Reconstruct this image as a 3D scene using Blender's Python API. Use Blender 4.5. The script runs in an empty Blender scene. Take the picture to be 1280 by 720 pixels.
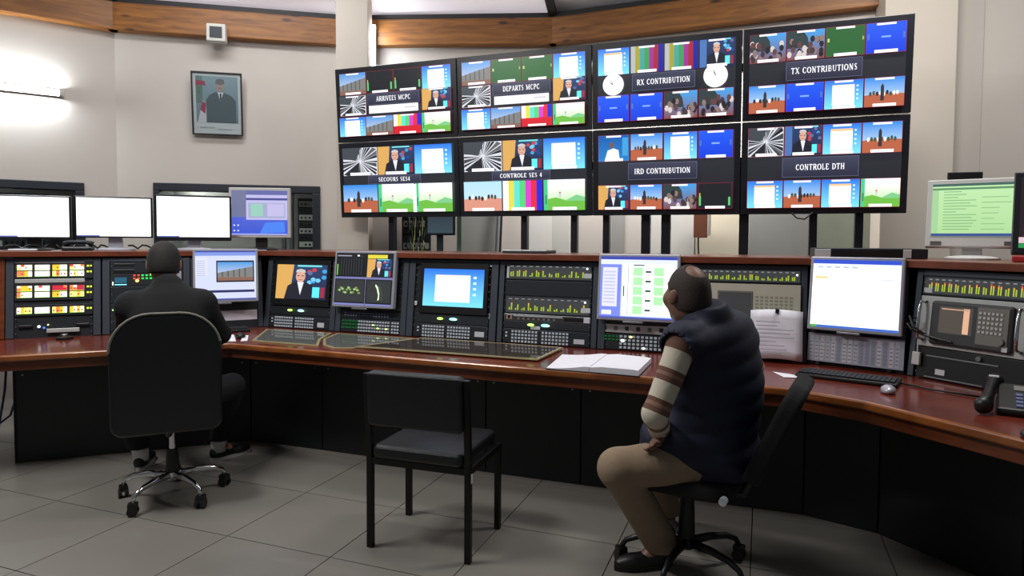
import bpy, math, random
import numpy as np
from mathutils import Vector, Matrix
random.seed(7); rng = np.random.RandomState(7)
SC = bpy.context.scene; COL = SC.collection
def srgb(r, g, b):
    f = lambda c: c/12.92 if c <= .04045 else ((c+.055)/1.055)**2.4
    return (f(r/255), f(g/255), f(b/255), 1.0)

# ------------------------------------------------------------------ camera, world, lights, exposure
EYE = 1.43
cam_d = bpy.data.cameras.new('camera'); cam = bpy.data.objects.new('camera', cam_d); COL.objects.link(cam)
cam_d.sensor_width = 36; cam_d.lens = 36*830/1280; cam_d.shift_y = -25/1280; cam_d.clip_start = .05
cam.matrix_world = (Matrix.Translation((0, 0, EYE)) @ Matrix.Rotation(math.pi/2 - math.atan(35/830), 4, 'X')
                    @ Matrix.Rotation(math.radians(.3), 4, 'Z'))
SC.camera = cam
W = bpy.data.worlds.new('world'); SC.world = W; W.use_nodes = True
W.node_tree.nodes['Background'].inputs[0].default_value = (.88, .94, 1, 1)
W.node_tree.nodes['Background'].inputs[1].default_value = .11
def area(name, loc, target, sx, sy, power, color=(1, 1, 1)):
    l = bpy.data.lights.new(name, 'AREA'); l.shape = 'RECTANGLE'; l.size = sx; l.size_y = sy; l.energy = power; l.color = color
    o = bpy.data.objects.new(name, l); COL.objects.link(o); o.location = loc
    o.rotation_euler = (Vector(target)-Vector(loc)).to_track_quat('-Z', 'Y').to_euler(); return o
area('ceiling_light_left', (-2.7, 2.6, 3.9), (-2.3, 3.0, 0), 1.4, .4, 105, (1, .98, .95))
area('ceiling_light_centre', (-.3, 3.0, 3.9), (-.2, 3.7, 0), 1.2, .4, 30, (1, .98, .95))
area('ceiling_light_back', (-2.2, 5.3, 4.1), (-2.5, 6.3, 2.3), 1.6, .4, 42, (.96, .98, 1))
area('ceiling_light_behind_screens', (1.1, 5.80, 3.0), (1.25, 6.15, 1.2), 2.4, .2, 85, (1, .98, .96))
area('ceiling_light_right', (2.4, 3.6, 4.0), (2.7, 4.5, 1.3), 1.0, .3, 68, (1, .98, .95))
area('equipment_room_fill', (-3.2, 7.0, 2.03), (-3.0, 7.2, 1.2), 1.0, .15, 9, (1, .98, .95))  # unseen fill added to lighten the room behind the second window
area('equipment_room_fill_left', (-5.2, 6.0, 2.03), (-5.1, 6.2, 1.2), 1.0, .15, 5, (1, .98, .95))  # the same added fill for the room behind the far left window
SC.cycles.caustics_reflective = False; SC.cycles.caustics_refractive = False; SC.cycles.sample_clamp_indirect = 4
SC.view_settings.view_transform = 'Standard'; SC.view_settings.look = 'None'
SC.view_settings.exposure = 0.0; SC.view_settings.gamma = 1.0; SC.view_settings.use_curve_mapping = False

# ------------------------------------------------------------------ materials
MATS = {}
def mat(name, col, rough=.5, metal=0., var=.08, scale=14., spec=.5, coat=0., emit=None, es=1., bump=0., stretch=None, trans=0.):
    if name in MATS: return MATS[name]
    m = bpy.data.materials.new(name); m.use_nodes = True; nt = m.node_tree; b = nt.nodes['Principled BSDF']
    c = srgb(*col)
    b.inputs['Roughness'].default_value = rough; b.inputs['Metallic'].default_value = metal
    b.inputs['Specular IOR Level'].default_value = spec; b.inputs['Coat Weight'].default_value = coat
    b.inputs['Transmission Weight'].default_value = trans
    tc = nt.nodes.new('ShaderNodeTexCoord'); mp = nt.nodes.new('ShaderNodeMapping')
    mp.inputs['Scale'].default_value = stretch or (1, 1, 1)
    n = nt.nodes.new('ShaderNodeTexNoise'); n.inputs['Scale'].default_value = scale; n.inputs['Detail'].default_value = 4
    nt.links.new(tc.outputs['Object'], mp.inputs[0]); nt.links.new(mp.outputs[0], n.inputs['Vector'])
    r = nt.nodes.new('ShaderNodeMix'); r.data_type = 'RGBA'
    r.inputs[6].default_value = tuple(max(0, x*(1-var)) for x in c[:3])+(1,)
    r.inputs[7].default_value = tuple(min(1, x*(1+var)) for x in c[:3])+(1,)
    nt.links.new(n.outputs['Fac'], r.inputs[0]); nt.links.new(r.outputs[2], b.inputs['Base Color'])
    if bump:
        bp = nt.nodes.new('ShaderNodeBump'); bp.inputs['Strength'].default_value = bump; bp.inputs['Distance'].default_value = .004
        nt.links.new(n.outputs['Fac'], bp.inputs['Height']); nt.links.new(bp.outputs[0], b.inputs['Normal'])
    if emit:
        b.inputs['Emission Color'].default_value = srgb(*emit); b.inputs['Emission Strength'].default_value = es
    MATS[name] = m; return m
def wood(name, dark, light, rough, sx=(1, 1, 1), scale=6., coat=0., knots=False):
    m = bpy.data.materials.new(name); m.use_nodes = True; nt = m.node_tree; b = nt.nodes['Principled BSDF']
    tc = nt.nodes.new('ShaderNodeTexCoord'); mp = nt.nodes.new('ShaderNodeMapping'); mp.inputs['Scale'].default_value = sx
    n = nt.nodes.new('ShaderNodeTexNoise'); n.inputs['Scale'].default_value = scale; n.inputs['Detail'].default_value = 6
    n.inputs['Distortion'].default_value = .6
    cr = nt.nodes.new('ShaderNodeValToRGB'); cr.color_ramp.elements[0].position = .3; cr.color_ramp.elements[1].position = .7
    cr.color_ramp.elements[0].color = srgb(*dark); cr.color_ramp.elements[1].color = srgb(*light)
    nt.links.new(tc.outputs['Object'], mp.inputs[0]); nt.links.new(mp.outputs[0], n.inputs['Vector']); nt.links.new(n.outputs['Fac'], cr.inputs[0])
    out = cr.outputs[0]
    if knots:
        mp2 = nt.nodes.new('ShaderNodeMapping'); mp2.inputs['Scale'].default_value = (3.4, 4, 10)
        v = nt.nodes.new('ShaderNodeTexVoronoi'); v.inputs['Scale'].default_value = 1.0
        c2 = nt.nodes.new('ShaderNodeValToRGB'); c2.color_ramp.elements[0].position = .09; c2.color_ramp.elements[1].position = .22
        c2.color_ramp.elements[0].color = (.22, .16, .12, 1); c2.color_ramp.elements[1].color = (1, 1, 1, 1)
        mx = nt.nodes.new('ShaderNodeMix'); mx.data_type = 'RGBA'; mx.blend_type = 'MULTIPLY'; mx.inputs[0].default_value = 1
        nt.links.new(tc.outputs['Object'], mp2.inputs[0]); nt.links.new(mp2.outputs[0], v.inputs['Vector'])
        nt.links.new(v.outputs['Distance'], c2.inputs[0]); nt.links.new(out, mx.inputs[6]); nt.links.new(c2.outputs[0], mx.inputs[7]); out = mx.outputs[2]
    nt.links.new(out, b.inputs['Base Color']); b.inputs['Roughness'].default_value = rough; b.inputs['Coat Weight'].default_value = coat
    b.inputs['Coat Roughness'].default_value = .12
    MATS[name] = m; return m
def picture(name, emission, rough=.35):
    """flat picture: colours come from the mesh colour attribute"""
    m = bpy.data.materials.new(name); m.use_nodes = True; nt = m.node_tree; b = nt.nodes['Principled BSDF']
    a = nt.nodes.new('ShaderNodeAttribute'); a.attribute_name = 'Col'
    b.inputs['Roughness'].default_value = rough
    n = nt.nodes.new('ShaderNodeTexNoise'); n.inputs['Scale'].default_value = 90
    r = nt.nodes.new('ShaderNodeMix'); r.data_type = 'RGBA'; r.blend_type = 'MULTIPLY'; r.inputs[0].default_value = .12
    nt.links.new(a.outputs['Color'], r.inputs[6]); nt.links.new(n.outputs['Fac'], r.inputs[7])
    if emission:
        b.inputs['Base Color'].default_value = (.01, .01, .012, 1)
        nt.links.new(r.outputs[2], b.inputs['Emission Color']); b.inputs['Emission Strength'].default_value = emission
    else: nt.links.new(r.outputs[2], b.inputs['Base Color'])
    MATS[name] = m; return m
def glassmat(name, tint, rough=.02, haze=None):
    m = bpy.data.materials.new(name); m.use_nodes = True; nt = m.node_tree; nt.nodes.remove(nt.nodes['Principled BSDF'])
    tr = nt.nodes.new('ShaderNodeBsdfTransparent'); tr.inputs[0].default_value = srgb(*tint); gl = nt.nodes.new('ShaderNodeBsdfGlossy'); gl.inputs['Roughness'].default_value = rough
    fr = nt.nodes.new('ShaderNodeFresnel'); fr.inputs['IOR'].default_value = 1.5; mx = nt.nodes.new('ShaderNodeMixShader')
    n = nt.nodes.new('ShaderNodeTexNoise'); n.inputs['Scale'].default_value = 3; bp = nt.nodes.new('ShaderNodeBump'); bp.inputs['Strength'].default_value = .01; nt.links.new(n.outputs['Fac'], bp.inputs['Height']); nt.links.new(bp.outputs[0], gl.inputs['Normal'])
    ge = nt.nodes.new('ShaderNodeNewGeometry'); sb = nt.nodes.new('ShaderNodeMath'); sb.operation = 'SUBTRACT'; sb.inputs[0].default_value = 1; ml = nt.nodes.new('ShaderNodeMath'); ml.operation = 'MULTIPLY'
    nt.links.new(ge.outputs['Backfacing'], sb.inputs[1]); nt.links.new(fr.outputs[0], ml.inputs[0]); nt.links.new(sb.outputs[0], ml.inputs[1])
    nt.links.new(ml.outputs[0], mx.inputs[0]); nt.links.new(tr.outputs[0], mx.inputs[1]); nt.links.new(gl.outputs[0], mx.inputs[2])
    if haze:
        df = nt.nodes.new('ShaderNodeBsdfDiffuse'); df.inputs[0].default_value = srgb(*haze); m2 = nt.nodes.new('ShaderNodeMixShader'); m2.inputs[0].default_value = .45
        nt.links.new(tr.outputs[0], m2.inputs[1]); nt.links.new(df.outputs[0], m2.inputs[2]); nt.links.new(m2.outputs[0], mx.inputs[1])
    nt.links.new(mx.outputs[0], nt.nodes['Material Output'].inputs[0])
    MATS[name] = m; return m
SCREEN = picture('screen_picture', 1.4, .3); BRIGHT = picture('bright_screen_picture', 1.6, .3); LED = picture('lamp_picture', 2.0, .4); PRINT = picture('printed_picture', 0, .25)
M_wall = mat('wall_paint', (196, 188, 180), .85, var=.04, scale=3)
M_pil = mat('pilaster_paint', (200, 190, 178), .85, var=.04, scale=3)
M_white = mat('white_paint', (205, 203, 196), .8, var=.03)
M_cream = mat('cream_paint', (222, 212, 190), .8, var=.03)
M_greyw = mat('grey_panel', (150, 150, 145), .6, var=.05)
M_beam = wood('pine_beam', (104, 60, 18), (158, 100, 36), .5, (.8, 6, 9), 3.2, knots=True)
M_desk = wood('mahogany_top', (92, 34, 24), (122, 52, 36), .22, (1, 1, 1), 5, coat=.35)
M_nose = wood('cherry_edge', (120, 62, 26), (158, 92, 44), .25, (1, 1, 1), 6, coat=.4)
M_apron = wood('cherry_apron', (96, 44, 20), (124, 62, 30), .35, (1, 1, 4), 6, coat=.2)
M_ledge = wood('mahogany_shelf', (104, 56, 44), (136, 80, 64), .35, (1, 1, 1), 5, coat=.3)
M_ledgef = wood('mahogany_shelf_edge', (98, 46, 28), (128, 64, 40), .4, (1, 1, 3), 5)
M_base = mat('black_laminate', (14, 18, 20), .45, var=.15)
M_rack = mat('rack_grey', (62, 69, 79), .5, .1, var=.08)
M_rackd = mat('rack_dark', (32, 36, 42), .5, .1, var=.1)
M_face = mat('faceplate_dark', (40, 45, 53), .4, .2, var=.08)
M_black = mat('black_plastic', (13, 13, 15), .42, var=.15)
M_bezel = mat('black_bezel', (20, 22, 30), .35, var=.1)
M_silver = mat('silver_plastic', (176, 176, 186), .35, .3, var=.04)
M_beige = mat('beige_plastic', (196, 194, 192), .5, var=.04)
M_chrome = mat('chrome', (214, 214, 216), .14, 1., var=.02)
M_steel = mat('steel', (150, 152, 156), .35, .8, var=.05)
M_leather = mat('black_leather', (17, 19, 22), .38, var=.15, scale=60, bump=.25)
M_fabricb = mat('black_fabric', (14, 15, 17), .9, var=.25, scale=120, bump=.3)
M_tube = mat('black_steel', (12, 12, 13), .4, .3, var=.1)
M_paper = mat('paper', (232, 229, 238), .8, var=.03)
M_key = mat('white_key', (170, 176, 182), .4, var=.05, emit=(150, 160, 170), es=.25)
M_gkey = mat('green_key', (20, 60, 34), .4, var=.2, emit=(10, 120, 50), es=.35)
M_label = mat('white_label', (205, 207, 212), .6, var=.03)
M_glass = glassmat('smoked_glass', (150, 140, 136), .04, (92, 82, 76))
M_glassw = glassmat('clear_glass', (210, 214, 210), .04, (138, 140, 138))
M_glassedge = mat('glass_edge', (178, 166, 124), .2, var=.05, coat=.3)
M_wframe = mat('window_frame_dark', (40, 44, 54), .4, .2, var=.08)
M_ceil = mat('ceiling_panel', (214, 208, 212), .8, var=.03)
M_ceil_glow = mat('ceiling_panel_glow', (214, 208, 212), .8, var=.03, emit=(255, 244, 250), es=.42)  # ceiling panel colour with a glow of its own added to brighten it
M_ceild = mat('ceiling_frame', (30, 28, 30), .6, var=.1)
M_grout = mat('floor_grout', (58, 56, 52), .9)
M_floor = mat('floor_tile', (124, 120, 114), .32, var=.05, scale=5, coat=.1)
M_skin = mat('skin', (150, 104, 84), .55, var=.07, scale=30)
M_skin2 = mat('dark_scalp', (122, 86, 70), .5, var=.1, scale=30)
M_hair = mat('hair_black', (24, 20, 19), .8, var=.3, scale=150, bump=.5)
M_hairs = mat('hair_short_dark', (50, 39, 35), .8, var=.35, scale=160, bump=.4)
M_vest = mat('navy_quilt', (13, 18, 44), .7, var=.15, scale=40, bump=.2)
M_trous = mat('khaki_cotton', (142, 122, 100), .9, var=.08, scale=40, bump=.25)
M_hood = mat('black_knit', (10, 10, 12), .95, var=.3, scale=90, bump=.3)
M_jeans = mat('black_denim', (14, 15, 20), .95, var=.3, scale=90, bump=.3)
M_shoe = mat('black_shoe', (14, 13, 14), .4, var=.2)
M_sole = mat('white_sole', (196, 196, 196), .6, var=.05)
M_sock = mat('white_sock', (214, 214, 214), .9, var=.05)
M_brown = mat('brown_box', (120, 70, 48), .6, var=.08)
M_purple = mat('purple_cable', (60, 44, 90), .5)
M_green = mat('green_frame', (84, 110, 92), .5)
M_yel = mat('yellow_green_cable', (130, 140, 60), .5)
M_red = mat('red_plastic', (170, 30, 34), .4)
M_cablew = mat('black_cable', (12, 12, 12), .5)
M_tan = mat('ivory_panel', (200, 196, 178), .5, var=.04)
M_osc = mat('instrument_grey', (118, 116, 110), .5, var=.05)
M_oscd = mat('instrument_dark', (56, 56, 58), .5, var=.05)
M_alum = mat('aluminium_panel', (186, 188, 186), .4, .2, var=.04)
M_lamp = mat('tube_lamp', (255, 255, 255), .5, emit=(240, 250, 255), es=170)

# ------------------------------------------------------------------ mesh helpers
class MB:
    def __init__(s): s.v = []; s.f = []; s.mi = []; s.m = 0
    def add(s, vs, fs):
        k = len(s.v); s.v += [tuple(v) for v in vs]; s.f += [tuple(i+k for i in f) for f in fs]; s.mi += [s.m]*len(fs); return s
    def box(s, x0, x1, y0, y1, z0, z1, R=None):
        vs = [Vector((x, y, z)) for z in (z0, z1) for y in (y0, y1) for x in (x0, x1)]
        if R is not None: vs = [R @ v for v in vs]
        return s.add(vs, [(0, 2, 3, 1), (4, 5, 7, 6), (0, 1, 5, 4), (2, 6, 7, 3), (0, 4, 6, 2), (1, 3, 7, 5)])
    def tube(s, pts, r, n=8, cap=True):
        pts = [Vector(p) for p in pts]; rs = r if isinstance(r, (list, tuple)) else [r]*len(pts)
        k = len(s.v); ref = None; vs = []
        for i, p in enumerate(pts):
            t = (pts[min(i+1, len(pts)-1)]-pts[max(i-1, 0)]).normalized()
            if ref is None: ref = t.orthogonal().normalized()
            ref = (ref - t*ref.dot(t)).normalized(); b = t.cross(ref)
            for j in range(n):
                a = 2*math.pi*j/n; vs.append(p+(ref*math.cos(a)+b*math.sin(a))*rs[i])
        fs = [(i*n+j, i*n+(j+1) % n, (i+1)*n+(j+1) % n, (i+1)*n+j) for i in range(len(pts)-1) for j in range(n)]
        if cap: fs += [tuple(range(n))[::-1], tuple((len(pts)-1)*n+j for j in range(n))]
        return s.add(vs, fs)
    def lathe(s, prof, c=(0, 0, 0), n=16):
        vs = [(c[0]+r*math.cos(2*math.pi*j/n), c[1]+r*math.sin(2*math.pi*j/n), c[2]+z) for r, z in prof for j in range(n)]
        fs = [(i*n+j, i*n+(j+1) % n, (i+1)*n+(j+1) % n, (i+1)*n+j) for i in range(len(prof)-1) for j in range(n)]
        fs += [tuple(range(n))[::-1], tuple((len(prof)-1)*n+j for j in range(n))]
        return s.add(vs, fs)
    def prism(s, poly, z0, z1):
        n = len(poly); poly = list(poly)
        if sum(poly[i][0]*poly[(i+1) % n][1]-poly[(i+1) % n][0]*poly[i][1] for i in range(n)) < 0: poly = poly[::-1]
        vs = [(x, y, z0) for x, y in poly]+[(x, y, z1) for x, y in poly]
        return s.add(vs, [tuple(range(n))[::-1], tuple(range(n, 2*n))]+[(i, (i+1) % n, n+(i+1) % n, n+i) for i in range(n)])
    def xprism(s, poly, y0, y1):
        """outline in x,z, extruded along y"""
        n = len(poly); vs = [(x, y0, z) for x, z in poly]+[(x, y1, z) for x, z in poly]
        return s.add(vs, [tuple(range(n)), tuple(range(n, 2*n))[::-1]]+[(i, n+i, n+(i+1) % n, (i+1) % n) for i in range(n)])
    def build(s, name, m, parent=None, bevel=0, smooth=False, kind=None, seg=2):
        me = bpy.data.meshes.new(name); me.from_pydata(s.v, [], s.f)
        for x in (m if isinstance(m, (list, tuple)) else [m]): me.materials.append(x)
        if isinstance(m, (list, tuple)): me.polygons.foreach_set('material_index', s.mi)
        if smooth: me.polygons.foreach_set('use_smooth', [True]*len(me.polygons))
        me.update(); o = bpy.data.objects.new(name, me); COL.objects.link(o); o.parent = parent
        if bevel:
            b = o.modifiers.new('bevel', 'BEVEL'); b.width = bevel; b.segments = seg; b.limit_method = 'ANGLE'; b.angle_limit = math.radians(40)
        if kind: o['kind'] = kind
        return o
def _arc(cx, cy, rx, ry, a0, a1, n=10): return [(cx+rx*math.cos(math.radians(a0+(a1-a0)*i/n)), cy+ry*math.sin(math.radians(a0+(a1-a0)*i/n))) for i in range(n+1)]
GLYPH = {   # width, thick strokes, thin strokes, serif feet (x, y, up/down)
 'A': (.86, [[(.44, 1), (.78, 0)]], [[(.42, 1), (.12, 0)], [(.25, .33), (.62, .33)]], [(.12, 0), (.76, 0)]), 'R': (.84, [[(.2, 0), (.2, 1)], [(.45, .48), (.78, 0)], _arc(.42, .73, .24, .21, 60, -60)], [[(.2, .95)]+_arc(.42, .73, .24, .22, 90, -90)+[(.2, .51)]], [(.2, 0), (.2, 1), (.78, 0)]),
 'I': (.4, [[(.2, 0), (.2, 1)]], [], [(.2, 0), (.2, 1)]), 'V': (.84, [[(.1, 1), (.42, 0)]], [[(.44, 0), (.74, 1)]], [(.12, 1), (.72, 1)]), 'E': (.72, [[(.2, 0), (.2, 1)]], [[(.2, .95), (.62, .95), (.62, .78)], [(.2, .5), (.5, .5)], [(.2, .05), (.64, .05), (.64, .25)]], [(.2, 0), (.2, 1)]),
 'S': (.64, [[(.2, .68), (.46, .34)]], [_arc(.33, .74, .2, .22, 30, 210), _arc(.33, .26, .2, .22, -150, 30)], []), 'M': (1.2, [[(.98, 0), (.98, 1)], [(.22, .98), (.58, .12)]], [[(.22, 0), (.22, 1)], [(.60, .12), (.98, .98)]], [(.22, 0), (.98, 0), (.17, 1), (1.03, 1)]),
 'C': (.82, [_arc(.45, .5, .33, .45, 130, 230)], [_arc(.45, .5, .33, .45, 35, 130), _arc(.45, .5, .33, .45, 230, 325)], []), 'P': (.8, [[(.2, 0), (.2, 1)], _arc(.42, .72, .24, .22, 60, -60)], [[(.2, .95)]+_arc(.42, .72, .24, .23, 90, -90)+[(.2, .49)]], [(.2, 0), (.2, 1)]),
 'D': (.86, [[(.2, 0), (.2, 1)], _arc(.40, .5, .36, .43, 55, -55)], [[(.2, .95)]+_arc(.40, .5, .36, .45, 90, -90)+[(.2, .05)]], [(.2, 0), (.2, 1)]), 'T': (.76, [[(.38, 0), (.38, 1)]], [[(.06, .8), (.06, .95), (.70, .95), (.70, .8)]], [(.38, 0)]), 'X': (.86, [[(.16, 1), (.72, 0)]], [[(.14, 0), (.70, 1)]], [(.14, 0), (.74, 0), (.14, 1), (.72, 1)]),
 'O': (.9, [_arc(.45, .5, .35, .45, 130, 230), _arc(.45, .5, .35, .45, -50, 50)], [_arc(.45, .5, .35, .45, 50, 130), _arc(.45, .5, .35, .45, 230, 310)], []), 'N': (.9, [[(.18, 1), (.72, 0)]], [[(.18, 0), (.18, 1)], [(.72, 0), (.72, 1)]], [(.18, 0), (.16, 1), (.72, 1)]),
 'B': (.78, [[(.2, 0), (.2, 1)]], [[(.2, .95)]+_arc(.40, .74, .22, .21, 90, -90)+[(.2, .53)], [(.2, .53)]+_arc(.42, .29, .25, .24, 90, -90)+[(.2, .05)]], [(.2, 0), (.2, 1)]), 'U': (.88, [[(.2, 1), (.2, .35)]], [_arc(.45, .33, .25, .28, 180, 360)+[(.70, 1)]], [(.2, 1), (.70, 1)]),
 'L': (.7, [[(.2, 0), (.2, 1)]], [[(.2, .05), (.62, .05), (.62, .27)]], [(.2, 0), (.2, 1)]), 'H': (.9, [[(.2, 0), (.2, 1)], [(.70, 0), (.70, 1)]], [[(.2, .5), (.70, .5)]], [(.2, 0), (.2, 1), (.70, 0), (.70, 1)]), '4': (.62, [[(.42, 0), (.42, 1)]], [[(.42, 1), (.06, .3), (.58, .3)]], [(.42, 0)]), ' ': (.45, [], [], [])}
def fontmesh(txt):
    """serif capitals from strokes; all quads"""
    vs, fs, x = [], [], 0.
    def quad(p): k = len(vs); vs.extend(p); fs.append((k, k+1, k+2, k+3))
    for ch in txt:
        w, thick, thin, serif = GLYPH[ch]
        for lines, t in ((thick, .10), (thin, .055)):
            for ln in lines:
                for (ax, ay), (bx, by) in zip(ln, ln[1:]):
                    dx, dy = bx-ax, by-ay; L = math.hypot(dx, dy) or 1; e = .02/L if L < .2 else 0; nx, ny = -dy/L*t, dx/L*t; ax2, ay2, bx2, by2 = ax-dx*e, ay-dy*e, bx+dx*e, by+dy*e
                    quad([(x+ax2+nx, ay2+ny), (x+bx2+nx, by2+ny), (x+bx2-nx, by2-ny), (x+ax2-nx, ay2-ny)][::-1])
        for sx, sy in serif: y0 = 0 if sy == 0 else .92; quad([(x+sx-.13, y0), (x+sx+.13, y0), (x+sx+.13, y0+.08), (x+sx-.13, y0+.08)])
        x += w+.10
    return np.array(vs), fs
class CV:
    """flat coloured picture in the local x,z plane, drawn in thin layers towards -y"""
    def __init__(s): s.v = []; s.f = []; s.c = []; s.n = 0
    def poly(s, pts, col, cols=None):
        k = len(s.v); y = -.0003*s.n; s.n += 1
        s.v += [(x, y, z) for x, z in pts]; s.f.append(tuple(range(k, k+len(pts))))
        s.c += [srgb(*c) for c in cols] if cols else [srgb(*col)]*len(pts)
    def rect(s, x0, z0, x1, z1, col, top=None):
        s.poly([(x0, z0), (x1, z0), (x1, z1), (x0, z1)], col, [col, col, top, top] if top else None)
    def many(s, rects):
        """rects that do not overlap share a layer"""
        y = -.0003*s.n; s.n += 1
        for x0, z0, x1, z1, c in rects:
            k = len(s.v); s.v += [(x0, y, z0), (x1, y, z0), (x1, y, z1), (x0, y, z1)]; s.f.append((k, k+1, k+2, k+3)); s.c += [srgb(*c)]*4
    def ell(s, x, z, rx, rz, col, n=18): s.poly([(x+rx*math.cos(2*math.pi*i/n), z+rz*math.sin(2*math.pi*i/n)) for i in range(n)], col)
    def text(s, txt, x0, z0, w, h, col):
        vs, fs = fontmesh(txt); mn = vs.min(0); mx = vs.max(0); k = len(s.v); y = -.0003*s.n; s.n += 1
        q = (vs-mn)/(mx-mn)*np.array([w, h])+np.array([x0, z0])
        s.v += [(a, y, b) for a, b in q]; s.f += [tuple(i+k for i in f) for f in fs]; s.c += [srgb(*col)]*len(vs)
    def build(s, name, m, parent, loc=(0, 0, 0), rot=None, kind=None):
        me = bpy.data.meshes.new(name); me.from_pydata(s.v, [], s.f); me.materials.append(m)
        a = me.color_attributes.new('Col', 'FLOAT_COLOR', 'POINT'); a.data.foreach_set('color', [x for c in s.c for x in c])
        me.update(); o = bpy.data.objects.new(name, me); COL.objects.link(o); o.parent = parent; o.location = loc
        if rot: o.rotation_euler = rot
        if kind: o['kind'] = kind
        return o
def tag(o, label, cat, group=None, kind=None):
    if label: o['label'] = label
    if cat: o['category'] = cat
    if group: o['group'] = group
    if kind: o['kind'] = kind
    return o
def thing(name, label, cat, loc=(0, 0, 0), rz=0., lean=0., group=None):
    o = bpy.data.objects.new(name, None); COL.objects.link(o); o.empty_display_size = .05
    o.location = loc; o.rotation_euler = (-lean, 0, rz); return tag(o, label, cat, group)
def structure(o): o['kind'] = 'structure'; return o
def offset(F, d):
    F = [Vector(p) for p in F]; us = [(b-a).normalized() for a, b in zip(F, F[1:])]; ns = [Vector((-u.y, u.x)) for u in us]; out = []
    for i, p in enumerate(F):
        if i == 0: out.append(p+ns[0]*d)
        elif i == len(F)-1: out.append(p+ns[-1]*d)
        else:
            m = ns[i-1]+ns[i]; out.append(p+m*(2*d/m.dot(m)))
    return [(v.x, v.y) for v in out]

# ------------------------------------------------------------------ floor of separate tiles
floor = structure(MB().box(-6.5, 5.5, -1.0, 8.2, -.06, -.012).build('floor', M_grout))
TA = Vector((.353, .9356, 0)); TB = Vector((.9356, -.353, 0)); TS = .59; TO = Vector((-.603, 3.481, 0))
tm = None; nt_ = 0
for i in range(-6, 9):
    for j in range(-10, 10):
        c = TO+TA*(TS*(i-.5))+TB*(TS*(j+.5)); 
        if c.y < 1.3 or c.y > 7.4 or abs(c.x) > 1.0+.86*c.y or nt_ >= 295: continue
        if tm is None:
            o = MB().box(-TS/2+.0025, TS/2-.0025, -TS/2+.0025, TS/2-.0025, -.013, 0).build('floor_tile', M_floor, floor); tm = o.data
        else:
            o = bpy.data.objects.new('floor_tile', tm); COL.objects.link(o); o.parent = floor
        o.location = c; o.rotation_euler = (0, 0, math.atan2(TB.y, TB.x)); nt_ += 1

# ------------------------------------------------------------------ walls, beams, ceiling
def seg(a, b): return math.hypot(b[0]-a[0], b[1]-a[1]), math.atan2(b[1]-a[1], b[0]-a[0])
W0, W1, W2, W3, W4 = (-6.10, 4.64), (-3.78, 6.38), (-1.66, 6.87), (.41, 6.76), (3.20, 5.585)
ZB, ZT = 3.372, 3.627
def wall_obj(name, a, b, boxes, m):
    L, r = seg(a, b); mb = MB()
    for q in boxes(L): mb.box(q[0], q[1], 0, .15, q[2], q[3])
    o = structure(mb.build(name, m)); o.location = (a[0], a[1], 0); o.rotation_euler = (0, 0, r); return o
LA, rA = seg(W0, W1); LB, rB = seg(W1, W2)
SA = LA-.9+.631   # right edge of the left window along wall_left
wall_obj('wall_left', W0, W1, lambda L: [(0, L, 1.94, ZT), (0, L, 0, .95), (SA, L, .95, 1.94), (0, .4, .95, 1.94)], M_wall)
wall_obj('wall_back_left', W1, W2, lambda L: [(0, L, 1.965, ZT), (0, L, 0, .95), (1.866, L, .95, 1.965), (0, .317, .95, 1.965)], M_wall)
wall_obj('wall_back', W2, W3, lambda L: [(0, L, 0, ZT)], M_wall)
wall_obj('wall_back_right', W3, W4, lambda L: [(0, L, 0, ZT)], M_wall)
wall_obj('wall_right', (3.56, 5.40), (5.6, 4.1), lambda L: [(0, L, 0, 4.6)], M_wall)
for k, (a, b) in enumerate(((W0, W1), (W1, W2), (W2, W3), (W3, W4))):
    L, r = seg(a, b); mb = MB(); mb.box(-.03, L+.03, -.12, 0, ZB, ZT)
    o = structure(mb.build('trim_%d' % (k+1), M_beam, bevel=.008)); o.location = (a[0], a[1], 0); o.rotation_euler = (0, 0, r)
    o['label'] = 'knotty pine beam along the top of the wall'
    mb = MB(); mb.box(-.02, L+.02, -.10, .02, ZT, ZT+.05)
    e = structure(mb.build('trim_%d' % (k+5), M_ceild)); e.location = o.location; e.rotation_euler = (0, 0, r)
# sloping ceiling panels with dark radial rafters
rin = offset([W0, W1, W2, W3, W4], -1.7)
ceil = structure(thing('ceiling', None, None)); Wl = [W0, W1, W2, W3, W4]
for k in range(4):
    a, b, c, d = Wl[k], Wl[k+1], rin[k+1], rin[k]
    mb = MB(); z0, z1 = ZT+.05, ZT+.62
    mb.add([(a[0], a[1], z0), (b[0], b[1], z0), (c[0], c[1], z1), (d[0], d[1], z1)]+[(a[0], a[1], z0+.03), (b[0], b[1], z0+.03), (c[0], c[1], z1+.03), (d[0], d[1], z1+.03)],
           [(0, 1, 2, 3), (7, 6, 5, 4), (0, 4, 5, 1), (1, 5, 6, 2), (2, 6, 7, 3), (3, 7, 4, 0)])
    mb.build('ceiling_panel', [M_ceil, M_ceil_glow, M_ceil_glow, M_ceil][k], ceil)
for k in range(5):
    a, d = Vector((*Wl[k], ZT+.02)), Vector((*rin[k], ZT+.58)); mb = MB(); mb.tube([a, d], .055, 4); mb.build('rafter', M_ceild, ceil)
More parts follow.
